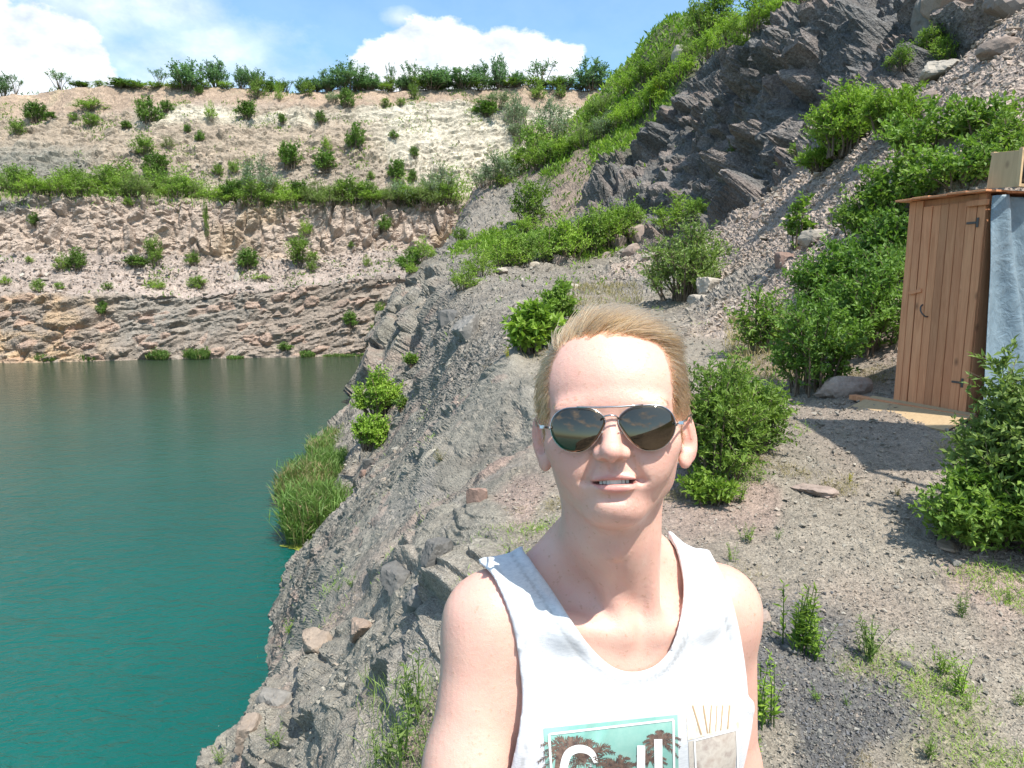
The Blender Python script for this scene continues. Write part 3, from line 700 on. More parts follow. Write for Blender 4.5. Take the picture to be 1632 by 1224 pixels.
# ---------------------------------------------------------------- wooden cabin with a tarp side
def wood_material(name, c1, c2, c3):
    t = NT(name); tc = t.n('ShaderNodeTexCoord'); oi = t.n('ShaderNodeObjectInfo')
    ad = t.n('ShaderNodeVectorMath', _operation='ADD'); t.l(tc.outputs['Object'], ad.inputs[0])
    cm = t.n('ShaderNodeCombineXYZ'); r = t.math('MULTIPLY', oi.outputs['Random'], 37.0); [t.l(r, cm.inputs[i]) for i in range(3)]; t.l(cm.outputs[0], ad.inputs[1])
    mp = t.n('ShaderNodeMapping'); t.l(ad.outputs[0], mp.inputs[0]); mp.inputs['Scale'].default_value = (1, 1, .07)
    n1 = t.noise(26, 6, .65, mp.outputs[0], 1.2); n2 = t.noise(1.6, 3, .5, ad.outputs[0])
    mk = t.n('ShaderNodeMapping'); t.l(ad.outputs[0], mk.inputs[0]); mk.inputs['Scale'].default_value = (1, 1, .55)
    vo = t.n('ShaderNodeTexVoronoi', Scale=5.5); t.l(mk.outputs[0], vo.inputs['Vector']); kn = t.math('SUBTRACT', 1, t.math('MULTIPLY', vo.outputs['Distance'], 6.5), clamp=True)
    col = t.ramp(n1, [(.30, c1), (.62, c2)]); col = t.mix(t.math('MULTIPLY', n2, .7), col, c3); col = t.mix(t.math('MULTIPLY', kn, .8), col, (.10, .045, .025))
    k = t.math('MULTIPLY_ADD', oi.outputs['Random'], .35, .80); cc = t.n('ShaderNodeCombineXYZ'); [t.l(k, cc.inputs[i]) for i in range(3)]
    col = t.mix(1, col, cc.outputs[0], 'MULTIPLY')
    return t.done(t.pbr(col, .72, t.bump(n1, .35, .003), .3))
M_wood = wood_material('pine_boards', (.42, .185, .085), (.66, .345, .18), (.58, .23, .12)); M_ply = wood_material('plywood', (.42, .30, .17), (.56, .41, .24), (.48, .33, .19))
tt = NT('black_iron'); M_iron = tt.done(tt.pbr((.11, .10, .095), .6, None, .4, Metallic=.6))
pA = at(1425, 642, 6.9); pB = at(1539, 672, 6.2)
ex = np.array([pB[0] - pA[0], pB[1] - pA[1], 0]); FWd = np.linalg.norm(ex); ex /= FWd; ey = np.array([-ex[1], ex[0], 0])
if ey[0] < 0: ey = -ey                                     # into the cabin, away from the viewer
SZ = pA[2] - .0; SHH = 2.00
SM = Matrix(((ex[0], ey[0], 0, pA[0]), (ex[1], ey[1], 0, pA[1]), (0, 0, 1, SZ), (0, 0, 0, 1)))
shed = empty('wooden_shed', tuple(SM.translation), 0, 'narrow cabin of orange pine boards with a hinged plank door beside the path', 'shed'); shed.matrix_world = SM
DEP = 1.5
def plank(x0, x1, y, z0, z1, th, parent, name='plank', lean=0.0):
    mb = MB(); mb.box((0, 0, 0), (x1 - x0 - .004, th, z1 - z0)); o = mb.build(name, M_wood, parent, ((x0 + x1) / 2, y, (z0 + z1) / 2), bevel=.003); o.rotation_euler = (rnd.uniform(-.003, .003), lean, 0); return o
# door face: two jamb boards, the door of seven boards, one hinge-side board
edges = [0, .072, .148]
for a, b in zip(edges, edges[1:]): plank(a, b, rnd.uniform(-.003, .003), 0, SHH, .024, shed)
door = MB(); door.box((0, 0, 0), (FWd - .148 - .075, .02, .09)); door = door.build('door', M_wood, shed, ((.152 + FWd - .078) / 2, .024, .35))
dx0, dx1 = .156, FWd - .078; nb = 6
cuts = np.cumsum([0] + [rnd.uniform(.8, 1.25) for _ in range(nb)]); cuts = dx0 + (dx1 - dx0) * cuts / cuts[-1]
for a, b in zip(cuts, cuts[1:]):
    o = plank(a, b, rnd.uniform(-.004, .004), .015, SHH - .06, .022, door); o.location = Vector(o.location) - Vector(door.location)
for zc in (SHH - .25, .30):
    mb = MB(); mb.box((0, 0, 0), (.10, .005, .020)); mb.box((.052, -.001, 0), (.022, .006, .085)); o = mb.build('hinge', M_iron, door, bevel=.002); o.location = Vector((dx1 - .03, -.017, zc)) - Vector(door.location); o['kind'] = 'thing' if 0 else 'thing'; del o['kind']
mb = MB(); mb.tube([(0, 0, .055), (0, -.018, .05), (.004, -.035, .03), (.010, -.04, 0), (.03, -.038, -.03), (.055, -.028, -.055), (.058, 0, -.058)], .008, 6); o = mb.build('handle', M_iron, door, smooth=True); o.location = Vector((.235, -.012, .95)) - Vector(door.location)
plank(dx1 + .003, FWd, 0, 0, SHH, .024, shed)
mb = MB(); mb.box((0, 0, 0), (.13, .022, .035), Matrix.Rotation(R(-14), 3, 'Y')); mb.build('latch', M_wood, shed, (.15, -.024, 1.13), bevel=.003)
mb = MB(); mb.box((0, 0, 0), (FWd, .03, .085)); mb.build('lintel', M_wood, shed, (FWd / 2, .03, SHH - .04), bevel=.003)
x = 0.0
for side, xx in ((0, .012), (1, FWd - .012)):
    y = .016
    while y < DEP:
        w = rnd.uniform(.10, .15); mb = MB(); mb.box((0, 0, 0), (.022, min(w, DEP - y) - .004, SHH - .02)); mb.build('plank', M_wood, shed, (xx, y + min(w, DEP - y) / 2, SHH / 2 - .01), bevel=.003); y += w
x = 0.0
while x < FWd - .03:
    w = min(.12, FWd - x); plank(x, x + w, DEP, 0, SHH, .022, shed); x += w
for k in range(5):
    mb = MB(); w = (FWd + .14) / 5; mb.box((0, 0, 0), (w - .004, DEP + .18, .018)); mb.build('roof_board', M_wood, shed, (-.07 + w * (k + .5), DEP / 2 - .04, SHH + .02 + .006 * (k % 2)), bevel=.003).rotation_euler = (R(.6), 0, 0)
# step: a sloping sheet of plywood in front of the door
mb = MB(); mb.box((0, 0, 0), (1.10, .42, .018), Matrix.Rotation(R(17), 3, 'X')); o = mb.build('wooden_board', M_ply, None, None, bevel=.002)
o.matrix_world = SM @ Matrix.Translation((.30, -.21, -.03)); tag(o, 'tan plywood sheet lying as a step in front of the cabin door', 'board')
mb = MB(); mb.box((0, 0, 0), (1.30, .10, .05), Matrix.Rotation(R(2), 3, 'Z')); o = mb.build('timber_beam', M_wood, None, None, bevel=.004); o.matrix_world = SM @ Matrix.Translation((.20, -.055, -.002)); tag(o, 'thin weathered plank under the foot of the cabin door', 'plank')
# tarp on the side that faces the viewer
t = NT('blue_tarpaulin'); g = t.n('ShaderNodeNewGeometry'); tcx = t.n('ShaderNodeTexCoord'); n1 = t.noise(9, 6, .6, tcx.outputs['Object'], .5); n2 = t.noise(60, 3, .5, tcx.outputs['Object'])
wv_ = t.n('ShaderNodeTexWave', Scale=55.0); t.l(tcx.outputs['Object'], wv_.inputs['Vector'])
M_tarp = t.done(t.pbr(t.ramp(n1, [(.3, (.15, .215, .265)), (.7, (.22, .30, .355))]), .34, t.bump(n2, .25, .004, t.bump(n1, .7, .03)), .5))
nu, nv = 70, 90; U_, V_ = np.meshgrid(np.linspace(0, 1, nu), np.linspace(0, 1, nv), indexing='ij')
TL = 1.75; a_ = U_ * TL; zz = 1 - V_
fo = .035 * np.sin(U_ * 23 + V_ * 3 + np.sin(V_ * 5)) * (.25 + .9 * V_) + .025 * np.sin((U_ - V_ * .35) * 30) * np.exp(-((U_ - .12 - V_ * .30) / .13) ** 2) * 2 + .02 * np.sin(U_ * 9 + 4 * V_)
tv = np.stack([FWd + .035 + .02 + fo + .16 * V_ ** 2, -.02 + a_ - .10 * V_ ** 2 * (1 - U_) * 1.0, SHH - .03 - V_ * (SHH + .02) + .01 * np.sin(U_ * 14)], -1).reshape(-1, 3)
tf = grid_faces(nu, nv); tarp = link('tarpaulin', mesh_np('tarpaulin', tv, tf, [M_tarp], True)); so_ = tarp.modifiers.new('thick', 'SOLIDIFY'); so_.thickness = .002
tarp.matrix_world = SM; tag(tarp, 'creased grey-blue tarpaulin hanging over the side wall of the cabin', 'tarp')
# frame of a water tank on the roof
fr = empty('wooden_crate', (0, 0, 0), 0, 'open plywood crate on the roof above the tarpaulin', 'crate'); fr.matrix_world = SM @ Matrix.Translation((FWd + .11, .0, SHH + .03)) @ Matrix.Scale(.88, 4)
mb = MB(); mb.box((.02, .0, .17), (.30, .016, .34), Matrix.Rotation(R(4), 3, 'Y')); mb.build('side_panel', M_ply, fr, bevel=.002)
for (c, d) in (((.08, .45, .02), (.05, .9, .03)), ((.16, .0, .17), (.035, .03, .36)), ((.16, .9, .17), (.035, .03, .36)), ((.16, .45, .345), (.035, .9, .03)), ((-.12, .45, .345), (.035, .9, .03)), ((-.12, .9, .17), (.035, .03, .36))):
    mb = MB(); mb.box((0, 0, 0), d); mb.build('rail', M_ply, fr, c, bevel=.002)
mb = MB(); mb.tube([(0, .12, .16), (0, .14, .16), (0, .80, .16), (0, .82, .16)], [.11, .135, .135, .11], 24); tt = NT('black_plastic'); mt = tt.done(tt.pbr((.018, .018, .02), .35, None, .5))
brl = mb.build('barrel', mt, None, smooth=False); brl.matrix_world = fr.matrix_world @ Matrix.Translation((.0, .0, .0)); tag(brl, 'black plastic barrel lying inside the crate on the roof', 'barrel')
mb = MB(); mb.box((0, 0, 0), (.19, .03, .05)); o = mb.build('plank', M_wood, shed, (FWd - .06, -.03, SHH - .08), bevel=.003)

# tarp on posts out of view, added to shade ground before the cabin
cpts = [np.array(v) for v in ((3.98, 5.56), (3.95, 5.06), (4.03, 3.96), (4.62, 3.84), (5.15, 4.62))]
cz = .52 + 3.4; cano = empty('added_canopy', (4.3, 4.4, .3), 0, 'unseen tarpaulin on poles, added to shade the ground before the cabin', 'added_canopy'); co_ = np.array([4.3, 4.4, .3])
cen = np.mean(cpts, 0); ring = [cpts[i] * (1 - f) + cpts[(i + 1) % 5] * f for i in range(5) for f in (0, .25, .5, .75)]; V_ = [(*(cen - co_[:2]), cz - .3 - .10)]; F_ = []
for j in range(1, 6):
    for r_3 in ring: p2 = cen + (r_3 - cen) * j / 5; V_.append((p2[0] - co_[0], p2[1] - co_[1], cz - .3 - .10 * (1 - (j / 5) ** 2)))
n_r = len(ring)
for i in range(n_r):
    F_.append((0, 1 + i, 1 + (i + 1) % n_r))
    for j in range(4): a0 = 1 + j * n_r; F_.append((a0 + i, a0 + n_r + i, a0 + n_r + (i + 1) % n_r, a0 + (i + 1) % n_r))
m_ = bpy.data.meshes.new('sheet'); m_.from_pydata([tuple(map(float, v)) for v in V_], [], F_); m_.materials.append(M_tarp); o = link('sheet', m_, cano); so_ = o.modifiers.new('thick', 'SOLIDIFY'); so_.thickness = .003
for p2 in (cpts[2], cpts[3], cpts[4]):
    gz = float(hz(np.array([p2[0]]), np.array([p2[1]]))[0]) - .15; mb = MB(); mb.tube([(p2[0] - co_[0], p2[1] - co_[1], gz - .3), (p2[0] - co_[0], p2[1] - co_[1], cz - .3)], .03, 8); mb.build('pole', M_wood, cano, smooth=True)
# ---------------------------------------------------------------- plants
def leaf_material(name, c1, c2, rough=.5, trans=.35):
    t = NT(name); a = t.n('ShaderNodeVertexColor', _layer_name='tone'); sp = t.n('ShaderNodeSeparateColor'); t.l(a.outputs[0], sp.inputs[0])
    col = t.ramp(sp.outputs[0], [(0, c1), (1, c2)])
    oi = t.n('ShaderNodeObjectInfo'); k = t.math('MULTIPLY_ADD', oi.outputs['Random'], .30, .85)
    cm = t.n('ShaderNodeCombineXYZ'); [t.l(k, cm.inputs[i]) for i in range(3)]
    col = t.mix(1, col, cm.outputs[0], 'MULTIPLY')
    p = t.pbr(col, rough, None, .25); tr = t.n('ShaderNodeBsdfTranslucent'); t.l(t.mix(1, col, (1.2, 1.35, .7), 'MULTIPLY'), tr.inputs[0])
    mx = t.n('ShaderNodeMixShader', Fac=trans); t.l(p.outputs[0], mx.inputs[1]); t.l(tr.outputs[0], mx.inputs[2])
    return t.done(mx)
ML = {
 'dark': leaf_material('dark_leaves', (.055, .122, .024), (.175, .285, .056)),
 'mid': leaf_material('green_leaves', (.085, .165, .028), (.245, .360, .070)),
 'bright': leaf_material('bright_leaves', (.13, .235, .030), (.31, .44, .07)),
 'pale': leaf_material('feathery_leaves', (.11, .175, .045), (.25, .335, .10)),
 'silver': leaf_material('silver_leaves', (.13, .19, .11), (.29, .36, .24)),
 'blue': leaf_material('distant_leaves', (.085, .170, .080), (.18, .30, .14)),
 'yellow': leaf_material('yellow_blossom', (.42, .38, .02), (.60, .52, .03)),
 'dry': leaf_material('dry_stalks', (.20, .165, .085), (.38, .32, .17)),
 'reed': leaf_material('reed_leaves', (.075, .15, .030), (.18, .28, .075)),
}
t_ = NT('bark'); g_n = t_.n('ShaderNodeNewGeometry'); nz = t_.noise(30, 4, .6, g_n.outputs['Position'])
M_bark = t_.done(t_.pbr(t_.ramp(nz, [(.3, (.09, .065, .045)), (.7, (.19, .15, .11))]), .9, t_.bump(nz, .6, .01), .2))

def leaves_mesh(name, P, D, L, Wd, mat, g, fold=.25, tone=None):
    """rhombic leaves: P base, D direction (n,3), L length (n), Wd width (n)"""
    n = len(P); D = D / (np.linalg.norm(D, axis=1, keepdims=True) + 1e-9)
    r = g.normal(0, 1, (n, 3)) + np.array([0, 0, .0]); S = np.cross(D, r); S /= np.linalg.norm(S, axis=1, keepdims=True) + 1e-9
    # broad side mostly turned to the sky
    up = np.array([0, 0, 1.0]); S2 = np.cross(D, up); S2 /= np.linalg.norm(S2, axis=1, keepdims=True) + 1e-6
    S = S * .55 + S2 * .75; S /= np.linalg.norm(S, axis=1, keepdims=True) + 1e-9
    Nl = np.cross(S, D); L = L[:, None]; Wd = Wd[:, None]
    m = P + D * L * .45 + Nl * L * fold * .35
    V = np.stack([P, m + S * Wd * .5, P + D * L, m - S * Wd * .5], 1).reshape(-1, 3)
    Fc = np.arange(n * 4).reshape(n, 4)
    tn = np.clip(.55 * g.uniform(0, 1, n) + .22 + .55 * fbm(P * (2.2 / max(1e-3, np.ptp(P[:, 2]) + 1e-3)) * 1.5 + 3, 2, 12), 0, 1) if tone is None else tone
    return mesh_np(name, V, Fc, [mat], False, np.repeat(tn, 4)[:, None] * np.ones(3))
def shrub_data(seed, n_stem=14, n_twig=16, n_leaf=14, H=1.0, Wd=1.0, leaf=.04, lw=.5, twig=.16, droop=.1, spread=1.0, bare=.25, uneven=.35, stem_r=.010, skirt=1.0):
    """stems fan out of the base, twigs leave the stems, leaves sit along the twigs. Base at z=0."""
    g = np.random.default_rng(seed); mb = MB(); LP, LD, LL = [], [], []
    for s in range(n_stem):
        a = 2 * math.pi * (s + g.uniform(-.4, .4)) / n_stem * 1.0; tilt = math.sqrt(g.uniform(.0, 1)) * spread
        hh = H * (1 - uneven * g.uniform(0, 1)) * (1 - .5 * tilt ** 3 * skirt)
        tip = np.array([math.cos(a) * tilt * Wd * .42, math.sin(a) * tilt * Wd * .42, hh * .86])
        base = np.array([math.cos(a), math.sin(a), 0]) * Wd * (.06 + .24 * skirt) * math.sqrt(g.uniform(0, 1)) * tilt
        mid = base * .3 + tip * .45 + np.array([g.normal(0, .05) * Wd, g.normal(0, .05) * Wd, hh * .12])
        tt = np.linspace(0, 1, 6)[:, None]; path = (1 - tt) ** 2 * base + 2 * tt * (1 - tt) * mid + tt ** 2 * tip
        mb.tube([tuple(p) for p in path], [stem_r * (1 - .75 * t) for t in tt[:, 0]], 4, False)
        for k in range(n_twig):
            t = bare + (1 - bare) * math.sqrt(g.uniform(0, 1)); p = (1 - t) ** 2 * base + 2 * t * (1 - t) * mid + t ** 2 * tip
            d = g.normal(0, 1, 3); d[2] = abs(d[2]) * .7 + .15 - droop; d += .6 * (tip - base) / H; d /= np.linalg.norm(d)
            tl = twig * g.uniform(.5, 1.2); q = np.linspace(.1, 1, n_leaf)[:, None]
            pp = p + d * tl * q - np.array([0, 0, 1]) * droop * tl * q ** 2
            ld = d[None] * .55 + g.normal(0, .75, (n_leaf, 3)) + np.array([0, 0, .1])
            LP.append(pp); LD.append(ld); LL.append(np.full(n_leaf, leaf) * g.uniform(.6, 1.25, n_leaf))
            if k % 3 == 0: mb.tube([tuple(p), tuple(p + d * tl)], [stem_r * .35, stem_r * .12], 3, False)
    return mb, np.concatenate(LP), np.concatenate(LD), np.concatenate(LL), g
def shrub(name, loc, rz, mat, label, cat, group=None, lw=.5, part='foliage', flowers=0, **kw):
    root = empty(name, loc, rz, label, cat, group)
    mb, P_, D_, L_, g = shrub_data(lw=lw, **kw)
    mb.build('stem', M_bark, root)
    link(part, leaves_mesh(part, P_, D_, L_, L_ * lw, ML[mat], g), root)
    if flowers:
        j = g.integers(0, len(P_), flowers); link('blossom', leaves_mesh('blossom', P_[j] + [0, 0, .01], D_[j], L_[j] * .8, L_[j] * .8, ML['yellow'], g), root)
    return root
PROTO = {}
def proto(key, mat, **kw):
    mb, P_, D_, L_, g = shrub_data(**{k: v for k, v in kw.items()})
    lw = kw.get('lw', .5)
    lm = leaves_mesh('foliage', P_, D_, L_, L_ * lw, ML[mat], g)
    me = bpy.data.meshes.new('stem'); me.from_pydata(mb.v, [], mb.f); me.materials.append(M_bark)
    PROTO.setdefault(key, []).append((lm, me))
for k, s in enumerate((1, 2, 3)):
    proto('round', 'dark', seed=s, n_stem=26, n_twig=15, n_leaf=8, leaf=.06, lw=.6, twig=.17, bare=.15, spread=1.08, uneven=.25, stem_r=.012)
    proto('mid', 'mid', seed=s + 10, n_stem=22, n_twig=14, n_leaf=9, leaf=.055, lw=.5, twig=.2, bare=.1, spread=1.1, uneven=.4, stem_r=.01)
    proto('bright', 'bright', seed=s + 20, n_stem=22, n_twig=14, n_leaf=9, leaf=.05, lw=.45, twig=.2, bare=.1, spread=1.1, uneven=.45, stem_r=.01)
    proto('pale', 'pale', seed=s + 30, n_stem=24, n_twig=16, n_leaf=12, leaf=.042, lw=.35, twig=.24, bare=.1, spread=1.1, uneven=.45, stem_r=.01)
    proto('silver', 'silver', seed=s + 40, n_stem=22, n_twig=16, n_leaf=10, leaf=.045, lw=.4, twig=.2, bare=.15, spread=1.0, uneven=.35, stem_r=.01)
    proto('tree', 'blue', skirt=.55, seed=s + 50, n_stem=22, n_twig=18, n_leaf=9, leaf=.055, lw=.6, twig=.20, bare=.12, spread=1.1, uneven=.5, stem_r=.014)
    proto('airy', 'blue', skirt=.1, seed=s + 60, n_stem=9, n_twig=14, n_leaf=7, leaf=.055, lw=.5, twig=.17, bare=.5, spread=1.0, uneven=.35, stem_r=.016)
def place(key, px, py, w, h, label, cat='bush', name='bush', group=None, only=None, sink=.06):
    p = hit(px, py, 3, only)
    if p is None: return None
    dd = float((p - CAM) @ FW); lm, sm = PROTO[key][rnd.randrange(3)]
    if only == 'far': w, h = w * 1.12, h * (1.4 if name == 'rim_tree' else 1.15)
    root = empty(name, (p[0], p[1], p[2] - sink * h * dd / F), rnd.uniform(0, 6.28), label, cat, group)
    root.scale = (w * dd / F * 1.0, w * dd / F * 1.0, h * dd / F * 1.05)
    link('foliage', lm, root); link('stem', sm, root); return root

ORD = ['first', 'second', 'third', 'fourth', 'fifth', 'sixth', 'seventh', 'eighth', 'ninth', 'tenth', 'eleventh', 'twelfth', 'thirteenth', 'fourteenth', 'fifteenth', 'sixteenth', 'seventeenth', 'eighteenth', 'nineteenth', 'twentieth'] + [t_w + q for t_w in ('twenty-', 'thirty-', 'forty-') for q in ('first', 'second', 'third', 'fourth', 'fifth', 'sixth', 'seventh', 'eighth', 'ninth', 'tenth')]
LOOK = {'round': 'dense dark green', 'mid': 'leafy green', 'bright': 'bright green', 'pale': 'feathery yellow-green', 'silver': 'silvery grey-green', 'tree': 'dark bluish green', 'airy': 'thin airy'}
def family(items, where, group, only, name='bush', cat='bush', noun='bush'):
    items = sorted(items, key=lambda a: a[1]); cnt = {}
    tot = {}
    for it in items: tot[it[0]] = tot.get(it[0], 0) + 1
    for key, px, py, w, h in items:
        k = cnt.get(key, 0); cnt[key] = k + 1
        o = 'only' if tot[key] == 1 else ORD[k]
        lab = f"{o} {LOOK[key]} {noun}{'' if tot[key] == 1 else ' from the left'} {where}"
        place(key, px, py, w, h, lab, cat, name, group, only)
RIM = []; gg = random.Random(5); xk = 500
while xk < 1010: RIM.append((gg.choice(['mid', 'tree', 'tree']), xk, 138 + gg.uniform(-2, 4), gg.uniform(26, 44), gg.uniform(10, 20))); xk += gg.uniform(12, 26)
for xk in (130, 160, 190, 215, 250, 275, 320, 365, 425, 445): RIM.append((gg.choice(['round', 'mid']), xk + gg.uniform(-6, 6), 141, gg.uniform(22, 40), gg.uniform(8, 14)))
family([('tree', 5, 142, 26, 28), ('airy', 28, 142, 24, 24), ('airy', 97, 140, 42, 22), ('tree', 205, 139, 40, 9), ('airy', 255, 138, 30, 22), ('tree', 298, 144, 58, 38), ('tree', 345, 138, 40, 34),
        ('tree', 385, 140, 26, 30), ('tree', 407, 140, 38, 26), ('airy', 460, 139, 22, 16), ('tree', 482, 137, 26, 18), ('tree', 525, 137, 36, 26), ('tree', 562, 139, 60, 36), ('tree', 590, 140, 36, 20), ('airy', 624, 136, 18, 34),
        ('airy', 656, 134, 38, 34), ('tree', 688, 140, 66, 26), ('tree', 702, 134, 36, 30), ('tree', 742, 137, 56, 24), ('tree', 764, 136, 38, 34), ('tree', 795, 141, 30, 42), ('tree', 821, 138, 26, 20), ('airy', 862, 136, 56, 34),
        ('tree', 893, 132, 16, 14), ('tree', 940, 137, 58, 38), ('tree', 986, 134, 34, 26), ('airy', 1010, 132, 26, 18), ('tree', 640, 140, 30, 16), ('tree', 505, 139, 26, 12)] + RIM,
       'on the far rim', 'trees along the far rim', 'far', 'rim_tree', 'tree', 'tree')
family([('round', 58, 196, 40, 34), ('mid', 27, 218, 28, 28), ('round', 82, 190, 20, 12), ('mid', 117, 193, 18, 14), ('mid', 144, 177, 46, 20), ('mid', 146, 202, 30, 22), ('round', 238, 197, 42, 42), ('round', 265, 180, 24, 20),
        ('round', 202, 206, 20, 14), ('round', 299, 212, 13, 14), ('round', 319, 226, 17, 18), ('bright', 338, 192, 22, 30), ('round', 393, 189, 40, 30), ('round', 450, 199, 16, 18), ('round', 510, 198, 20, 22),
        ('mid', 230, 246, 40, 30), ('round', 250, 279, 44, 36), ('round', 463, 269, 46, 44), ('round', 520, 274, 40, 34), ('pale', 268, 237, 22, 20), ('round', 318, 151, 16, 18), ('mid', 411, 156, 28, 36), ('round', 436, 152, 30, 28),
        ('mid', 490, 153, 26, 24), ('round', 552, 173, 28, 32), ('silver', 530, 163, 28, 18), ('round', 568, 236, 34, 40), ('mid', 616, 172, 20, 16), ('mid', 639, 169, 18, 14), ('mid', 660, 158, 20, 26), ('round', 628, 222, 16, 14),
        ('round', 661, 251, 16, 20), ('round', 634, 290, 34, 38), ('round', 657, 290, 16, 20), ('mid', 592, 287, 14, 16), ('bright', 520, 243, 18, 26), ('mid', 348, 280, 20, 20), ('mid', 374, 276, 22, 24), ('bright', 444, 160, 14, 30),
        ('silver', 790, 172, 60, 26), ('round', 775, 186, 50, 26), ('silver', 822, 205, 46, 60), ('mid', 858, 158, 26, 24), ('mid', 893, 156, 20, 24), ('silver', 822, 228, 40, 34)],
       'on the upper far wall', 'bushes on the upper quarry wall', 'far')
bench = [('mid', 35, 312, 56, 50), ('mid', 122, 296, 32, 34), ('mid', 190, 306, 66, 54), ('silver', 415, 320, 66, 70), ('silver', 640, 326, 50, 40), ('silver', 702, 326, 66, 64), ('mid', 588, 324, 40, 40)]
xk = 4
gg = random.Random(3)
while xk < 735:
    w = gg.uniform(30, 58); bench.append((gg.choice(['mid', 'bright', 'bright', 'mid', 'pale', 'round']), xk, 308 + 16 * sstep(150, 500, np.float64(xk)) + gg.uniform(-5, 5), w, w * gg.uniform(.55, .95))); xk += gg.uniform(13, 22)
family(bench, 'on the middle bench', 'shrubs growing along the middle bench', 'far')
family([('round', 58, 361, 24, 22), ('round', 124, 431, 32, 36), ('round', 218, 426, 38, 20), ('mid', 247, 422, 32, 48), ('mid', 308, 423, 26, 22), ('round', 395, 429, 38, 34), ('mid', 478, 425, 52, 50), ('mid', 496, 432, 20, 18),
        ('bright', 487, 374, 26, 26), ('round', 613, 369, 26, 26), ('mid', 63, 466, 24, 22), ('mid', 95, 463, 18, 14), ('mid', 173, 463, 20, 14), ('bright', 248, 460, 34, 16), ('mid', 316, 460, 34, 22), ('bright', 418, 446, 30, 10),
        ('bright', 48, 419, 14, 12), ('bright', 98, 431, 22, 30), ('bright', 8, 454, 20, 16), ('mid', 330, 380, 10, 62), ('mid', 205, 330, 20, 14), ('bright', 585, 425, 14, 20), ('mid', 560, 395, 12, 12)],
       'on the middle talus', 'bushes on the talus between the benches', 'far')
family([('round', 163, 502, 20, 22), ('round', 559, 523, 26, 28), ('round', 455, 559, 24, 14), ('mid', 606, 508, 20, 28), ('mid', 596, 530, 20, 16)], 'on the lowest far face', 'bushes on the lowest rock face', 'far')
family([('round', 648, 425, 50, 44), ('bright', 672, 410, 40, 44), ('bright', 655, 436, 30, 20), ('mid', 735, 385, 34, 26), ('mid', 845, 358, 84, 84), ('bright', 838, 370, 52, 34), ('bright', 742, 462, 60, 52), ('bright', 765, 440, 60, 50), ('bright', 805, 425, 80, 60),
        ('mid', 830, 420, 70, 62), ('mid', 870, 415, 84, 72), ('bright', 905, 410, 84, 80), ('mid', 940, 405, 80, 80), ('bright', 970, 395, 80, 80), ('mid', 1000, 378, 70, 66), ('mid', 920, 392, 70, 50), ('bright', 1075, 368, 90, 68), ('mid', 1110, 350, 50, 40), ('mid', 955, 380, 80, 50)],
       'in the belt below the crag', 'shrubs in the belt below the crag', 'near')
family([('silver', 795, 296, 76, 62), ('silver', 770, 300, 50, 40), ('bright', 820, 282, 60, 60), ('mid', 850, 262, 70, 80), ('silver', 880, 232, 70, 90), ('bright', 860, 268, 70, 60), ('bright', 905, 246, 66, 40), ('pale', 930, 236, 60, 44), ('silver', 960, 222, 60, 44), ('bright', 985, 205, 60, 40),
        ('bright', 1010, 196, 70, 40), ('bright', 1040, 176, 70, 50), ('pale', 960, 180, 50, 36), ('bright', 1000, 150, 60, 40), ('mid', 1030, 130, 60, 40), ('pale', 1065, 110, 50, 40), ('bright', 1070, 140, 70, 44), ('bright', 1090, 120, 60, 40), ('bright', 800, 300, 40, 30),
        ('mid', 880, 258, 60, 44), ('bright', 1130, 90, 70, 50), ('mid', 1120, 60, 70, 80), ('bright', 1165, 70, 80, 60), ('mid', 1150, 30, 80, 60), ('bright', 1200, 50, 80, 60), ('mid', 1210, 14, 80, 60), ('bright', 1240, 30, 70, 50), ('mid', 1180, 85, 60, 34), ('mid', 1260, 10, 70, 50), ('mid', 940, 200, 40, 40), ('mid', 1280, 0, 60, 40), ('pale', 1100, 92, 50, 34)],
       'on the green ridge', 'shrubs on the green ridge', 'near')
shr = place('bright', 1046, 168, 44, 46, 'shrub with yellow blossom on the green ridge left of the crag', 'bush', 'flowering_shrub', None, 'near')
if shr:
    lmf = PROTO['bright'][0][0].copy(); lmf.materials.clear(); lmf.materials.append(ML['yellow'])
    b_ = link('blossom', lmf, shr); b_.scale = (.8, .8, .95); b_.location = (0, 0, .06)
family([('bright', 1180, 312, 50, 30), ('mid', 1270, 250, 40, 26), ('bright', 1250, 262, 30, 20), ('mid', 1480, 92, 66, 60), ('mid', 1440, 110, 50, 46), ('bright', 1500, 100, 50, 50), ('round', 1170, 250, 26, 30)], 'at the foot of the dark crag', 'bushes at the foot of the crag', 'near')
# slope above the water
p = hit(608, 655); dd = (p - CAM) @ FW
def big(name, px, py, w, h, mat, label, lift=-.04, **kw):
    p = hit(px, py); dd = float((p - CAM) @ FW); W_, H_ = w * dd / F, h * dd / F
    kw2 = dict(kw); kw2['leaf'] = kw['leaf'] * dd / F; kw2['twig'] = kw['twig'] * dd / F; kw2['stem_r'] = kw.get('stem_r', 2) * dd / F
    return shrub(name, (p[0], p[1], p[2] + lift * H_), 0, mat, label, 'bush', Wd=W_, H=H_ * 1.03, **kw2)
big('bush', 606, 662, 90, 84, 'bright', 'bright green bush on the rocky shore below the slope, upper of two', seed=71, n_stem=34, n_twig=20, n_leaf=12, leaf=5.0, twig=16, lw=.5, bare=.1)
big('bush', 594, 715, 70, 66, 'bright', 'bright green bush on the rocky shore just above the reeds', seed=72, n_stem=30, n_twig=20, n_leaf=12, leaf=5.0, twig=14, lw=.5, bare=.1)
big('bush', 655, 585, 26, 24, 'mid', 'small green bush above the shore bushes on the grey slope', seed=73, n_stem=12, n_twig=12, n_leaf=9, leaf=4, twig=7, lw=.5)
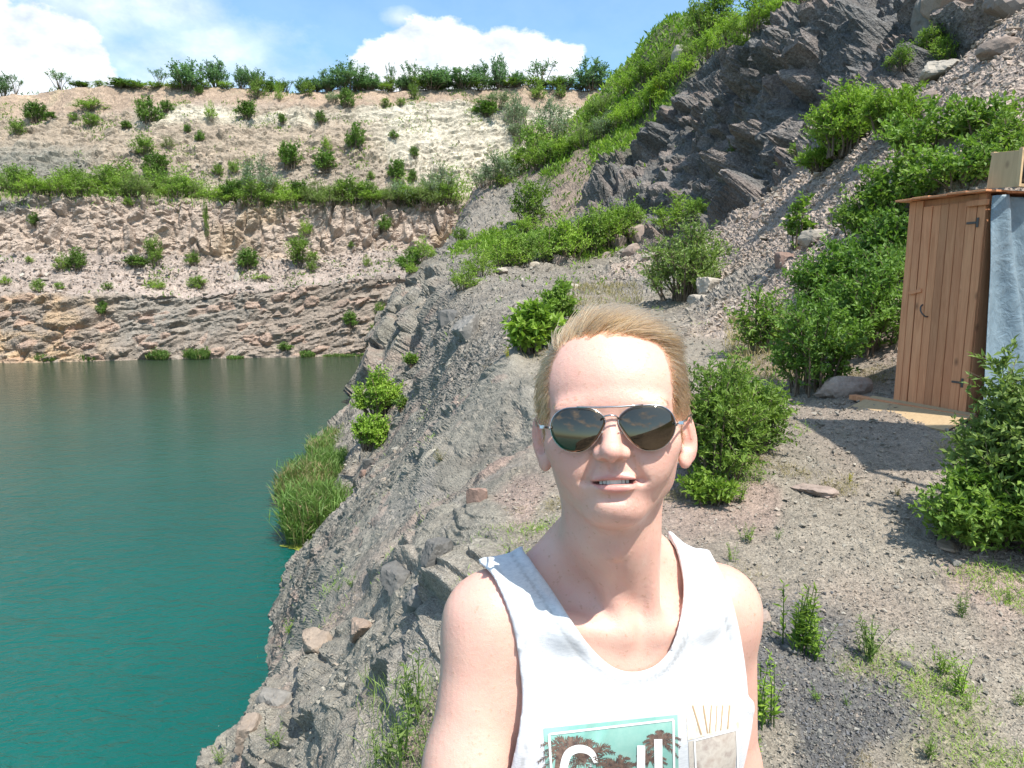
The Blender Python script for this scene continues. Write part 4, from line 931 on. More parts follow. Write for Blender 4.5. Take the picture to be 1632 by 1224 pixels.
big('bush', 640, 655, 24, 30, 'mid', 'small green sprout beside the upper shore bush', seed=74, n_stem=10, n_twig=10, n_leaf=9, leaf=4, twig=7, lw=.5)
# bright broad-leaved bush left of the head, light feathery bush, the large shrubs on the right
big('broadleaf_bush', 848, 562, 100, 96, 'bright', 'low bush with large bright yellow-green leaves left of the head', seed=75, n_stem=22, n_twig=13, n_leaf=9, leaf=12, twig=18, lw=.6, bare=.1, uneven=.4)
big('bush', 888, 520, 70, 84, 'mid', 'finer leaved green bush standing behind the bright broad-leaved one', seed=76, n_stem=20, n_twig=16, n_leaf=12, leaf=7, twig=16, lw=.45, bare=.1, uneven=.45)
big('feathery_bush', 1092, 476, 150, 134, 'pale', 'light feathery green bush beside the cream boulder above the head', seed=77, n_stem=30, n_twig=22, n_leaf=15, leaf=6, twig=34, lw=.42, bare=.08, uneven=.5)
big('feathery_bush', 1352, 245, 130, 120, 'bright', 'spreading feathery bush on the scree under the middle of the crag', seed=78, n_stem=40, n_twig=22, n_leaf=15, leaf=7, twig=28, lw=.35, bare=.08, uneven=.35)
big('feathery_bush', 1420, 215, 120, 80, 'bright', 'lower feathery bush joining the right side of the spreading one', seed=79, n_stem=30, n_twig=20, n_leaf=14, leaf=7, twig=24, lw=.35, bare=.08, uneven=.4)
big('feathery_bush', 1310, 272, 80, 50, 'bright', 'small feathery bush at the left foot of the spreading one', seed=80, n_stem=20, n_twig=16, n_leaf=13, leaf=6.5, twig=18, lw=.35, bare=.08, uneven=.4)
for k, (x, y, w, h, lab) in enumerate(((1300, 620, 190, 210, 'large dark green shrub between the path and the shed, lower half'), (1380, 560, 170, 190, 'dark green shrub touching the left side of the shed'),
        (1330, 500, 150, 130, 'dark green shrub on the scree above the large shrub'), (1420, 450, 120, 120, 'green bush growing behind the shed door corner'), (1215, 560, 110, 110, 'thin twiggy bush at the left of the large dark shrub'))):
    big('shrub', x, y, w, h, 'dark' if k != 4 else 'mid', lab, seed=90 + k, n_stem=25 if k != 4 else 16, n_twig=22 if k != 4 else 15, n_leaf=14 if k != 4 else 9, leaf=8.5, twig=38, lw=.5, bare=.05, uneven=.5)
for k, (x, y, w, h, lab) in enumerate(((1440, 330, 150, 90, 'leafy bush creeping over the scree just above the shed roof'), (1530, 300, 160, 90, 'leafy bush behind the roof of the shed'), (1470, 250, 150, 80, 'leafy creeping bush on the upper scree above the shed'),
        (1600, 270, 130, 90, 'leafy creeping bush on the scree beyond the blue tarp'), (1380, 380, 120, 90, 'leafy bush on the scree left of the shed roof'), (1270, 395, 50, 90, 'tall thin sprout on the pink scree'), (1560, 220, 140, 60, 'low creeping leaves highest on the right scree'))):
    big('creeping_bush', x, y, w, h, 'mid', lab, seed=110 + k, n_stem=15 if k != 5 else 5, n_twig=16, n_leaf=12 if k != 5 else 9, leaf=9, twig=36 if k != 5 else 14, lw=.55, bare=.05, uneven=.6)
big('shrub', 1135, 770, 175, 250, 'mid', 'tall green shrub right behind the ear at the edge of the path', seed=130, n_stem=34, n_twig=26, n_leaf=15, leaf=9.5, twig=46, lw=.36, bare=.05, uneven=.55)
big('shrub', 1190, 720, 130, 150, 'mid', 'rounded green shrub to the right of the tall one behind the ear', seed=131, n_stem=26, n_twig=22, n_leaf=14, leaf=9.5, twig=40, lw=.38, bare=.05, uneven=.5)
big('shrub', 1130, 800, 90, 60, 'bright', 'low bright weedy bush at the foot of the shrub behind the ear', seed=132, n_stem=18, n_twig=14, n_leaf=10, leaf=10, twig=20, lw=.4, bare=.05, uneven=.4)
big('shrub', 1606, 850, 190, 330, 'pale', 'bush with yellowish sprays in front of the blue tarp', seed=133, n_stem=34, n_twig=24, n_leaf=14, leaf=14, twig=50, lw=.42, bare=.1, uneven=.35)
big('shrub', 1556, 868, 150, 130, 'mid', 'dark green bush at the edge of the path below the shed', seed=134, n_stem=30, n_twig=24, n_leaf=14, leaf=13, twig=54, lw=.45, bare=.05, uneven=.5)
big('shrub', 1690, 900, 170, 260, 'mid', 'green bush cut by the edge of the photo beside the path', seed=135, n_stem=36, n_twig=24, n_leaf=13, leaf=13, twig=42, lw=.45, bare=.05, uneven=.35)

# ---------------------------------------------------------------- weeds on the gravel
def weed(px, py, h, label, n=9, mat='bright', w=.5, leaf=.16, seed=0, dry=0):
    p = hit(px, py); dd = float((p - CAM) @ FW); H_ = h * dd / F; g = np.random.default_rng(seed)
    root = empty('weed', tuple(p), 0, label, 'weed', 'weeds growing on the gravel'); mb = MB(); LP, LD, LL = [], [], []
    for s in range(n):
        a = g.uniform(0, 6.28); t = g.uniform(.1, .7) * w; hh = H_ * g.uniform(.55, 1)
        b = np.array([g.normal(0, .08), g.normal(0, .08), 0]) * H_; tip = b + np.array([math.cos(a) * t * hh, math.sin(a) * t * hh, hh])
        q = np.linspace(0, 1, 5)[:, None]; path = b + (tip - b) * q + np.array([0, 0, .12 * hh]) * (q * (1 - q)) * 2
        mb.tube([tuple(v) for v in path], [H_ * .010 * (1 - .6 * v) for v in q[:, 0]], 4, False)
        nl = 15; q = np.linspace(.12, 1, nl)[:, None]; LP.append(b + (tip - b) * q + np.array([0, 0, .12 * hh]) * (q * (1 - q)) * 2)
        d = g.normal(0, 1, (nl, 3)); d[:, 2] = .55; LD.append(d); LL.append(H_ * leaf * (1.15 - .6 * q[:, 0]) * g.uniform(.8, 1.2, nl))
    mb.build('stem', ML['reed'], root); LL = np.concatenate(LL)
    link('leaves', leaves_mesh('leaves', np.concatenate(LP), np.concatenate(LD), LL, LL * .24, ML[mat], g), root)
    return root
for k, a in enumerate(((1275, 1040, 120, 'tallest weed on the path, right of the bare shoulder', 16, 'bright', .45), (1300, 1050, 80, 'shorter weed leaning against the tallest one', 12, 'bright', .6), (1385, 1050, 75, 'bushy weed in the middle of the path', 12, 'pale', .8),
    (1500, 1075, 50, 'broad-leaved weed low on the right of the path', 9, 'bright', .7), (1525, 1110, 70, 'upright weed below the broad-leaved one', 9, 'bright', .5), (1530, 985, 45, 'loose weed right of the path centre', 8, 'pale', .8), (1190, 862, 34, 'weed right above the bare shoulder', 8, 'bright', .8),
    (1165, 895, 30, 'weed touching the outline of the shoulder', 7, 'bright', .8), (1215, 1150, 110, 'weed standing beside the bare arm', 12, 'bright', .5), (1205, 1215, 60, 'weed at the bottom beside the arm', 10, 'bright', .6), (1300, 1118, 30, 'small flat weed on the dark patch of gravel', 7, 'mid', 1.2), (1350, 1128, 22, 'tiny weed on the dark patch of gravel', 6, 'mid', 1.2),
    (1620, 1125, 34, 'grass tuft at the right edge of the photo', 9, 'pale', 1.0), (1480, 1210, 45, 'yellow-green weed at the bottom edge', 9, 'pale', .8), (1540, 1135, 28, 'bright little weed left of the grass tuft', 7, 'bright', .8), (660, 1150, 130, 'tall weed at the left of the arm', 5, 'pale', .4), (610, 1224, 90, 'weed on the slope at the bottom beside the arm', 5, 'pale', .5), (640, 1224, 120, 'taller weed at the bottom left of the arm', 5, 'pale', .4), (690, 1224, 90, 'weed half behind the arm', 5, 'pale', .5),
    (440, 1190, 36, 'yellow-green cushion plant on the lip of the slope', 10, 'pale', 1.1), (350, 1218, 30, 'low plant at the bottom corner of the slope', 9, 'pale', 1.2), (462, 1010, 26, 'sprig in a crack on the lip', 7, 'bright', 1.0), (700, 735, 24, 'pale grass tuft on the middle of the grey slab', 10, 'dry', 1.0), (1355, 770, 20, 'yellow flowering weed on the path below the shed', 7, 'yellow', .8), (1180, 800, 40, 'bright weed on the path under the ear', 9, 'bright', .7), (1110, 790, 34, 'weed beside the neck', 9, 'bright', .7),
    (1535, 850, 26, 'yellow flower at the foot of the foreground bush', 6, 'yellow', .9), (810, 572, 18, 'yellow flowering weed below the broad-leaved bush', 7, 'yellow', .9), (1610, 960, 26, 'small weed below the foreground bush', 7, 'pale', .9), (1430, 790, 20, 'little dry weed in the middle path', 7, 'dry', .9), (1240, 860, 18, 'small tuft on the upper path', 7, 'mid', 1), (560, 935, 24, 'greenish plant in the slab crack', 9, 'pale', 1.6), (540, 945, 18, 'thin creeping plant beside the slab crack', 8, 'pale', 1.8))):
    px, py, h, lab, n, mat, w = a
    weed(px, py, h, lab, n, mat, w, .19 if h < 60 else .17, 200 + k)

# ---------------------------------------------------------------- grasses: uncountable blades
def blades(name, idx, src, nrm, L, mat, g, lean=.5, wd=.06, label=None, clump=1):
    P_ = src[idx] + g.normal(0, 1, (len(idx), 3)) * L[:, None] * .35 * np.array([1, 1, 0]); D_ = g.normal(0, lean, (len(idx), 3)); D_[:, 2] = 1
    o = link(name, leaves_mesh(name, P_, D_, L, L * wd, ML[mat], g, .3)); tag(o, kind='stuff'); return o
g_ = np.random.default_rng(9)
gn = fbm(NEAR_V * .5, 3, 160)
farw = (NEAR_D > 25)
ii = pick(KD['green'] * farw * sstep(-.25, .2, gn), 15000, g_); blades('ground_cover', ii, NEAR_V, NEAR_N, NEAR_D[ii] * g_.uniform(4, 12, len(ii)) / F, 'bright', g_, .8, .35)
ii = pick(KD['green'] * farw + .5 * KD['brown'] * (gn > 0), 14000, g_); blades('ground_cover', ii, NEAR_V, NEAR_N, NEAR_D[ii] * g_.uniform(4, 10, len(ii)) / F, 'mid', g_, .8, .35)
cl = sstep(.22, .5, fbm(NEAR_V * 1.6 + 20, 3, 161))
ii = pick((KD['path'] + KD['dirt']) * cl * (NEAR_D < 16), 15000, g_); blades('dry_grass', ii, NEAR_V, NEAR_N, (NEAR_D[ii] * g_.uniform(5, 16, len(ii)) / F).clip(.015, .25), 'dry', g_, 1.3, .05)
cl = sstep(.3, .55, fbm(NEAR_V * 1.1 + 50, 3, 162))
ii = pick((KD['path'] + KD['dirt'] + .25 * KD['slab']) * cl * (NEAR_D < 30), 9000, g_); blades('grass', ii, NEAR_V, NEAR_N, (NEAR_D[ii] * g_.uniform(5, 14, len(ii)) / F).clip(.015, .3), 'bright', g_, .9, .08)
m_ = (np.abs(npx - 960) < 60) & (np.abs(npy - 478) < 22)
ii = pick(m_ * 1.0, 1800, g_); blades('dry_grass', ii, NEAR_V, NEAR_N, NEAR_D[ii] * g_.uniform(6, 14, len(ii)) / F, 'dry', g_, .5, .08)
m_ = (np.abs(npx - 1220) < 60) & (np.abs(npy - 560) < 50)
ii = pick(m_ * 1.0, 2500, g_); blades('dry_grass', ii, NEAR_V, NEAR_N, NEAR_D[ii] * g_.uniform(8, 22, len(ii)) / F, 'dry', g_, .6, .06)
m_ = (np.abs(npx - 640) < 60) & (npy > 1080) & (npx > 560)
ii = pick(m_ * 1.0, 1600, g_); blades('grass', ii, NEAR_V, NEAR_N, NEAR_D[ii] * g_.uniform(12, 40, len(ii)) / F, 'pale', g_, .5, .05)
ii = pickw(band(10, 12, .1) + band(5, 6, .3), 9000, g_); blades('bench_grass', ii, V2, Nw, g_.uniform(.4, 1.2, len(ii)), 'mid', g_, .7, .2)
ii = pickw((w_rim * .6 + w_st * .3 + w_t2 * .5 + w_tal * .2) * sstep(.1, .4, fbm(V * .25 + 9, 3, 170)), 7000, g_); blades('wall_scrub', ii, V2, Nw, g_.uniform(.25, .7, len(ii)), 'mid', g_, .9, .35)

# ---------------------------------------------------------------- reeds
def reed_bed(cx, cy, rx, ry, n, h, label, seed, z=WATER, dryf=.12, wd=.03):
    g = np.random.default_rng(seed); root = empty('reed_bed', (cx, cy, z), 0, label, 'reeds', 'reed beds at the edge of the water')
    for part, nn, mat in (('blades', n, 'reed'), ('dry_blades', int(n * dryf), 'dry')):
        a = g.uniform(0, 6.28, nn); r = np.sqrt(g.uniform(0, 1, nn)) * (1 + .15 * np.sin(a * 3 + seed))
        P_ = np.stack([np.cos(a) * r * rx, np.sin(a) * r * ry, np.zeros(nn)], -1)
        Hh = h * g.uniform(.45, 1, nn) * (1 - .35 * r ** 2); Hh = Hh * (1 + .25 * fbm(P_ * 1.2 + seed, 2, seed)); D_ = g.normal(0, .16, (nn, 3)); D_[:, 0] += np.cos(a) * r * .15; D_[:, 2] = 1
        me1 = leaves_mesh(part, P_, D_, Hh, np.full(nn, wd), ML[mat], g, .05)
        k = (g.uniform(0, 1, nn) < .8); Pl = np.repeat(P_[k] + D_[k] * (Hh[k] * g.uniform(.3, .8, k.sum()))[:, None], 2, 0); Dl = g.normal(0, .6, (len(Pl), 3)); Dl[:, 2] = .75
        me2 = leaves_mesh(part, Pl, Dl, np.full(len(Pl), h * .26), np.full(len(Pl), wd * 1.3), ML[mat], g, .2)
        o = link(part, me1, root); o['kind'] = 'stuff'; o2 = link('leaf_blades' if mat == 'reed' else 'dry_leaf_blades', me2, root); o2['kind'] = 'stuff'
    return root
def wat(px, py):
    d = ray(px, py); t = (WATER - CAM[2]) / d[2]; return CAM + d * t
p = wat(502, 858); reed_bed(p[0], p[1] + .6, 1.35, 1.6, 2600, 2.55, 'dense green reed bed at the foot of the slope, nearest to the viewer', 1)
p = wat(478, 800); reed_bed(p[0], p[1] + .5, 1.0, 1.5, 900, 2.2, 'yellowing fringe of reeds on the water side of the dense reed bed', 2, dryf=.8)
p = wat(500, 775); reed_bed(p[0] + .2, p[1] + 1.2, 1.3, 2.4, 1700, 1.9, 'bright reed bed right behind the dense one', 3, dryf=.05)
p = wat(520, 725); reed_bed(p[0] + .2, p[1] + 1, 1.2, 3.0, 1100, 1.7, 'thin reeds fading out along the rubble shore', 4, dryf=.3)
for k, (x, y, w, h) in enumerate(((22, 577, 40, 12), (68, 577, 34, 17), (132, 576, 36, 14), (250, 574, 34, 20), (312, 573, 38, 24), (372, 573, 26, 8), (488, 570, 22, 14), (540, 569, 60, 7), (590, 569, 30, 9))):
    p = wat(x, y); q = p[1] / F; reed_bed(p[0], p[1] + .4, w * q * .5, .8, 380, h * q, f'{ORD[k]} clump of reeds from the left along the far shore', 20 + k, dryf=.15, wd=.09)
# algae mat by the reeds
ta = NT('algae'); gq = ta.n('ShaderNodeNewGeometry'); na = ta.noise(6, 5, .6, gq.outputs['Position']); Ma = ta.done(ta.pbr(ta.ramp(na, [(.35, (.10, .14, .02)), (.65, (.30, .32, .05))]), .7, None, .3))
p = wat(492, 873); a_ = np.linspace(0, 2 * np.pi, 40, endpoint=False); rr_ = 1 + .25 * np.sin(a_ * 3) + .12 * np.sin(a_ * 7 + 1)
vv = [(0, 0, 0)] + [(math.cos(a) * r * .95, math.sin(a) * r * .35, 0) for a, r in zip(a_, rr_)]
me_ = bpy.data.meshes.new('algae'); me_.from_pydata(vv, [], [(0, i + 1, (i + 1) % 40 + 1) for i in range(40)]); me_.materials.append(Ma)
tag(link('algae_mat', me_, None, (p[0], p[1], WATER + .03)), 'yellow-green algae floating at the foot of the dense reed bed', 'algae')
# ---------------------------------------------------------------- the man: one body grown from blended volumes
def cpt(px, py, d): return np.array([(px - CX) / F * d, d, (CY - py) / F * d])          # in the frame of the eye
def to_world(V): return CAM + V[..., 0:1] * RT + V[..., 1:2] * FW + V[..., 2:3] * UP
HC = cpt(976, 683, .745)
hy = HC / np.linalg.norm(HC); hx = np.cross(hy, [0, 0, 1.0]); hx /= np.linalg.norm(hx); hz_ = np.cross(hx, hy)
ra = R(2.2); hx, hz_ = math.cos(ra) * hx + math.sin(ra) * hz_, math.cos(ra) * hz_ - math.sin(ra) * hx
ya = R(-1.0); hx, hy = math.cos(ya) * hx + math.sin(ya) * hy, math.cos(ya) * hy - math.sin(ya) * hx
HM = np.stack([hx, hy, hz_])                                                               # rows: head axes
SL, SR = cpt(779, 990, .775), cpt(1148, 970, .87)
T0 = (SL + SR) / 2; tx = (SR - SL) / np.linalg.norm(SR - SL); tz = np.array([0, -math.sin(PITCH), math.cos(PITCH)]); ty = np.cross(tz, tx); ty /= np.linalg.norm(ty); tz = np.cross(tx, ty)
TM = np.stack([tx, ty, tz])
def H2(p): return HC + np.asarray(p, float) @ HM
def T2(p): return T0 + np.asarray(p, float) @ TM
def axis_(parts):
    out = []
    for a, b, s in parts: out.append(np.arange(a, b - 1e-9, s))
    return np.concatenate(out + [[parts[-1][1]]]).astype(np.float32)
class Field:
    def __init__(s, xs, ys, zs, pad=.012): s.pad = pad; s.ax = (xs, ys, zs); s.f = np.full((len(xs), len(ys), len(zs)), .2, np.float32)
    def sub(s, c, r):
        sl = []
        for i in range(3):
            a = np.searchsorted(s.ax[i], c[i] - r[i]); b = np.searchsorted(s.ax[i], c[i] + r[i]); sl.append(slice(max(a - 1, 0), min(b + 1, len(s.ax[i]))))
        g = np.stack(np.meshgrid(*[s.ax[i][sl[i]] for i in range(3)], indexing='ij'), -1) if all(q.stop > q.start for q in sl) else None
        return tuple(sl), g
    def put(s, sl, d, k, mode):
        a = s.f[sl]
        if mode == '+':
            h = np.maximum(k - np.abs(a - d), 0) / k; s.f[sl] = np.minimum(a, d) - h * h * k / 4
        else:
            h = np.maximum(k - np.abs(a + d), 0) / k; s.f[sl] = np.maximum(a, -d) + h * h * k / 4
    def ell(s, c, r, k=.01, M=None, frame=HM, org='h', mode='+'):
        """ellipsoid; centre and radii in the head or torso frame, M an extra rotation in it"""
        c0 = (H2(c) if org == 'h' else T2(c)) if org in 'ht' else np.asarray(c, float)
        A = (HM if org == 'h' else TM if org == 't' else np.eye(3)); A = A if M is None else np.asarray(M) @ A
        rm = max(r) + k + s.pad; sl, g = s.sub(c0, (rm,) * 3)
        if g is None or 0 in g.shape: return
        q = ((g - c0.astype(np.float32)) @ A.T.astype(np.float32)); r = np.array(r, np.float32)
        k0 = np.linalg.norm(q / r, axis=-1); k1 = np.linalg.norm(q / (r * r), axis=-1) + 1e-6
        s.put(sl, k0 * (k0 - 1) / k1, k, mode)
    def cone(s, a, b, ra, rb, k=.02, org='h', mode='+'):
        a, b = ([H2, T2, lambda v: np.asarray(v, float)]['htc'.index(org)](v) for v in (a, b))
        lo, hi = np.minimum(a, b), np.maximum(a, b); rm = max(ra, rb) + k + s.pad
        sl, g = s.sub((lo + hi) / 2, (hi - lo) / 2 + rm)
        if g is None or 0 in g.shape: return
        ba = (b - a).astype(np.float32); t = np.clip(((g - a.astype(np.float32)) @ ba) / (ba @ ba), 0, 1)
        d = np.linalg.norm(g - (a.astype(np.float32) + t[..., None] * ba), axis=-1) - (ra + (rb - ra) * t)
        s.put(sl, d, k, mode)
def surface_nets(f, ax):
    s = f < 0; n = s.shape
    c = np.zeros((n[0] - 1, n[1] - 1, n[2] - 1), np.int8)
    for dx in (0, 1):
        for dy in (0, 1):
            for dz in (0, 1): c += s[dx:n[0] - 1 + dx, dy:n[1] - 1 + dy, dz:n[2] - 1 + dz]
    act = (c > 0) & (c < 8); I = np.argwhere(act); idx = np.full(act.shape, -1, np.int32); idx[act] = np.arange(len(I))
    acc = np.zeros((len(I), 3)); cnt = np.zeros(len(I))
    co = [(i, j, k) for i in (0, 1) for j in (0, 1) for k in (0, 1)]
    for a in co:
        for d in range(3):
            if a[d]: continue
            b = list(a); b[d] = 1
            fa = f[I[:, 0] + a[0], I[:, 1] + a[1], I[:, 2] + a[2]]; fb = f[I[:, 0] + b[0], I[:, 1] + b[1], I[:, 2] + b[2]]
            m = (fa < 0) != (fb < 0); t = np.where(m, fa / np.where(fa == fb, 1, fa - fb), 0)
            p = np.array(a)[None] + np.zeros((len(I), 3)); p[:, d] += t
            acc[m] += p[m]; cnt[m] += 1
    q = I + acc / cnt[:, None]
    V = np.stack([np.interp(q[:, i], np.arange(len(ax[i])), ax[i]) for i in range(3)], -1)
    Fs = []
    for d in range(3):
        u, w = [(1, 2), (2, 0), (0, 1)][d]
        sl0 = [slice(None)] * 3; sl1 = [slice(None)] * 3; sl0[d] = slice(0, -1); sl1[d] = slice(1, None)
        ch = s[tuple(sl0)] != s[tuple(sl1)]; E = np.argwhere(ch)
        E = E[(E[:, u] > 0) & (E[:, w] > 0) & (E[:, u] < n[u] - 1) & (E[:, w] < n[w] - 1)]
        ins = s[E[:, 0], E[:, 1], E[:, 2]]
        def cell(du, dw):
            q = E.copy(); q[:, u] -= du; q[:, w] -= dw; return idx[q[:, 0], q[:, 1], q[:, 2]]
        Q = np.stack([cell(1, 1), cell(0, 1), cell(0, 0), cell(1, 0)], -1)
        Q[~ins] = Q[~ins][:, ::-1]; Fs.append(Q)
    Fc = np.concatenate(Fs); return V, Fc[(Fc >= 0).all(1)]
def relax(V, Fc, it=2, lam=.5, w=None):
    e = np.concatenate([Fc[:, [0, 1]], Fc[:, [1, 2]], Fc[:, [2, 3]], Fc[:, [3, 0]]])
    for _ in range(it):
        for l in (lam, -lam * 1.04):
            S = np.zeros_like(V); c = np.bincount(e[:, 0], minlength=len(V)) + np.bincount(e[:, 1], minlength=len(V))
            for k in range(3): S[:, k] = np.bincount(e[:, 0], V[e[:, 1], k], len(V)) + np.bincount(e[:, 1], V[e[:, 0], k], len(V))
            D = (S / np.maximum(c, 1)[:, None] - V) * l; V = V + (D if w is None else D * w[:, None])
    return V
B = Field(axis_([(-.14, .004, .007), (.004, .222, .0019), (.222, .40, .006)]), axis_([(.28, .60, .008), (.60, .84, .0019), (.84, 1.30, .008)]),
          axis_([(-1.86, -.47, .014), (-.47, -.16, .0034), (-.16, .10, .0018)]))
rz = lambda a: np.array([[math.cos(a), math.sin(a), 0], [-math.sin(a), math.cos(a), 0], [0, 0, 1]])
ry = lambda a: np.array([[math.cos(a), 0, -math.sin(a)], [0, 1, 0], [math.sin(a), 0, math.cos(a)]])
rx = lambda a: np.array([[1, 0, 0], [0, math.cos(a), math.sin(a)], [0, -math.sin(a), math.cos(a)]])
# skull, forehead, face
B.ell((0, .008, .032), (.0765, .096, .088))
B.ell((0, -.040, .040), (.064, .053, .058), .03)
B.ell((0, -.030, -.018), (.0592, .058, .064), .03)
B.ell((0, -.050, -.050), (.040, .037, .040), .025)                 # muzzle
B.ell((0, -.066, -.0775), (.021, .019, .0145), .016)                # chin
for s in (-1, 1):
    B.ell((s * .0450, -.006, -.040), (.013, .030, .024), .03)       # jaw corner
    B.cone((s * .0425, -.008, -.057), (s * .014, -.058, -.080), .010, .011, .022)
    B.ell((s * .044, -.062, -.016), (.021, .020, .016), .022)      # cheekbone
    B.ell((s * .034, -.066, -.036), (.018, .017, .02), .02)        # cheek
    B.ell((s * .028, -.0845, .0225), (.026, .0085, .0065), .014, ry(s * .10))   # brow
    B.ell((s * .031, -.104, .002), (.0165, .014, .011), .012, mode='-')
    B.ell((s * .031, -.078, .003), (.0135, .0125, .0105), .004)    # closed lid over the eye
    B.ell((s * .031, -.0895, -.0015), (.0125, .003, .0018), .003, mode='+')
B.ell((0, -.086, .026), (.018, .008, .010), .012)
# nose
B.cone((0, -.084, .010), (0, -.1035, -.018), .0072, .0082, .010)
B.ell((0, -.1065, -.0215), (.0095, .0095, .0085), .008)
for s in (-1, 1):
    B.ell((s * .0115, -.0965, -.0240), (.0068, .0095, .0068), .006)
    B.ell((s * .0062, -.1035, -.0315), (.0032, .0055, .0034), .003, mode='-')
B.ell((0, -.100, -.0290), (.0025, .008, .0035), .004)
B.ell((0, -.0935, -.0380), (.0028, .004, .0065), .004, mode='-')   # philtrum
# mouth
mr = ry(-.03)
B.ell((.002, -.092, -.0512), (.0225, .014, .0012), .0030, mr, mode='-')
for s in (-1, 1): B.ell((s * .0080 + .002, -.0880, -.0462), (.0150, .0055, .0030), .0035, ry(s * .14))
B.ell((.002, -.0875, -.0572), (.0182, .0062, .0046), .0035)
B.ell((.002, -.088, -.0513), (.0225, .0145, .0020), .0012, mr, mode='-')
B.ell((.001, -.0885, -.0672), (.014, .0042, .0030), .006, mode='-')
for s in (-1, 1):
    B.cone((s * .0165, -.0915, -.0290), (s * .0275, -.0835, -.0500), .0020, .0014, .009, mode='-')
# ears
for s in (-1, 1):
    e1 = np.array([s * .74, .67, 0]); e3 = np.array([s * .67, -.74, 0.0]); E = np.stack([e1, [0, 0, 1.0], e3]); tl = rz(s * .16) @ E
    c = np.array([s * .0795, .008, -.0105])
    B.ell(c, (.0140, .0290, .0055), .006, tl)
    B.ell(c + e1 * -.001 + e3 * .0060 + [0, 0, .004], (.0112, .0225, .0062), .002, tl, mode='-')
    B.ell(c + e1 * .003 + e3 * .0008 + [0, 0, .007], (.0026, .015, .0036), .002, tl)
    B.ell(c + e1 * -.004 + e3 * .0045 + [0, 0, -.008], (.0062, .0085, .0075), .002, tl, mode='-')
    B.ell(c + [0, 0, -.0265] - e1 * .005, (.0075, .0085, .0052), .005, tl)
    B.ell((s * .0665, -.006, -.010), (.004, .006, .006), .005)     # tragus
# neck
B.cone((-.005, .022, -.045), (-.008, .030, -.110), .046, .0455, .026)
B.cone(H2((-.008, .030, -.09)), T2((-.008, .022, .045)), .0460, .057, .03, 'c')
B.cone(H2((0, -.020, -.085)), T2((0, -.035, .030)), .022, .020, .03, 'c')           # throat
B.ell((0, -.022, -.122), (.010, .010, .014), .012)
for s in (-1, 1):
    B.cone(H2((s * .041 - .004, .012, -.055)), T2((s * .018, -.062, .022)), .012, .0085, .014, 'c')     # neck cord
    B.cone((s * .035, .035, .075), (s * .118, .015, .026), .034, .027, .04, 't')
    B.cone((s * .020, -.066, .010), (s * .085, -.056, .018), .0085, .0075, .018, 't'); B.cone((s * .085, -.056, .018), (s * .145, -.020, .030), .0075, .009, .018, 't')
    B.ell((s * .066, -.046, -.085), (.072, .036, .058), .04, org='t')
# trunk
B.ell((0, .000, -.030), (.135, .070, .066), .04, org='t'); B.ell((0, .020, -.17), (.140, .098, .20), .05, org='t')
B.ell((0, .02, -.38), (.125, .088, .17), .06, org='t'); B.ell((0, .03, -.55), (.145, .10, .12), .06, org='t')
for s in (-1, 1):
    B.cone((s * .085, .03, -.60), (s * .10, .015, -1.00), .080, .052, .04, 't'); B.cone((s * .10, .015, -1.0), (s * .11, .05, -1.38), .050, .036, .03, 't')
    B.cone((s * .11, .055, -1.39), (s * .13, -.11, -1.415), .034, .028, .03, 't')
# shoulders and arms
SHO = ((SL + [.004, 0, -.006], (.049, .048, .056)), (SR + [-.002, 0, -.004], (.046, .048, .054)))
for c_, r_2 in SHO: B.ell(c_, r_2, .035, org='c')
B.cone(SL, cpt(749, 1224, .745), .047, .0455, .03, 'c'); B.cone(cpt(749, 1224, .745), cpt(744, 1400, .70), .0455, .037, .03, 'c')
EL_, WR_ = cpt(744, 1400, .70), np.array([-.075, .47, -.43])
B.cone(EL_, WR_, .040, .026, .02, 'c'); 
B.cone(SR, cpt(1158, 1224, .93), .044, .0405, .03, 'c'); B.cone(cpt(1158, 1224, .93), cpt(1158, 1330, .96), .0405, .036, .03, 'c')
ER_ = cpt(1158, 1330, .96); WB_ = ER_ + np.array([.0, .012, -.25]); B.cone(ER_, WB_, .038, .026, .02, 'c')
def hand(w, d, up, k=.006, curl=0.5):
    """palm, four fingers and a thumb; d along the hand, up across the palm"""
    d = d / np.linalg.norm(d); sd_ = np.cross(d, up); sd_ /= np.linalg.norm(sd_); up = np.cross(sd_, d)
    for i in range(4):
        o = (i - 1.5) * .021; kn = w + d * (.085 - .004 * abs(i - 1)) + sd_ * o; B.cone(w + sd_ * o * .6, kn, .014, .0125, .012, 'c')
        L = (.040, .046, .043, .034)[i]; a = kn
        for j in range(3):
            an = curl * (j + .6); dd_ = d * math.cos(an) - up * math.sin(an); b = a + dd_ * L * (1, .65, .5)[j]; B.cone(a, b, .0100 - .001 * j, .0092 - .001 * j, .005, 'c'); a = b
    t0 = w + d * .02 + sd_ * -.03; t1 = t0 + d * .035 - sd_ * .022 - up * .012; t2 = t1 + d * .03 - up * .012; B.cone(w + d * .01, t0, .018, .015, .012, 'c'); B.cone(t0, t1, .014, .011, .008, 'c'); B.cone(t1, t2, .0105, .009, .005, 'c')
hand(WR_, np.array([-.02, -.95, .22]), np.array([0, .2, 1.0]), curl=.85); hand(WB_, np.array([0, -.12, -1.0]), np.array([1.0, 0, 0]), curl=.35)
bv, bf = surface_nets(B.f, B.ax); bv = relax(bv, bf, 3, .5)
hl = (bv - HC) @ HM.T; tl_ = (bv - T0) @ TM.T
del B.f
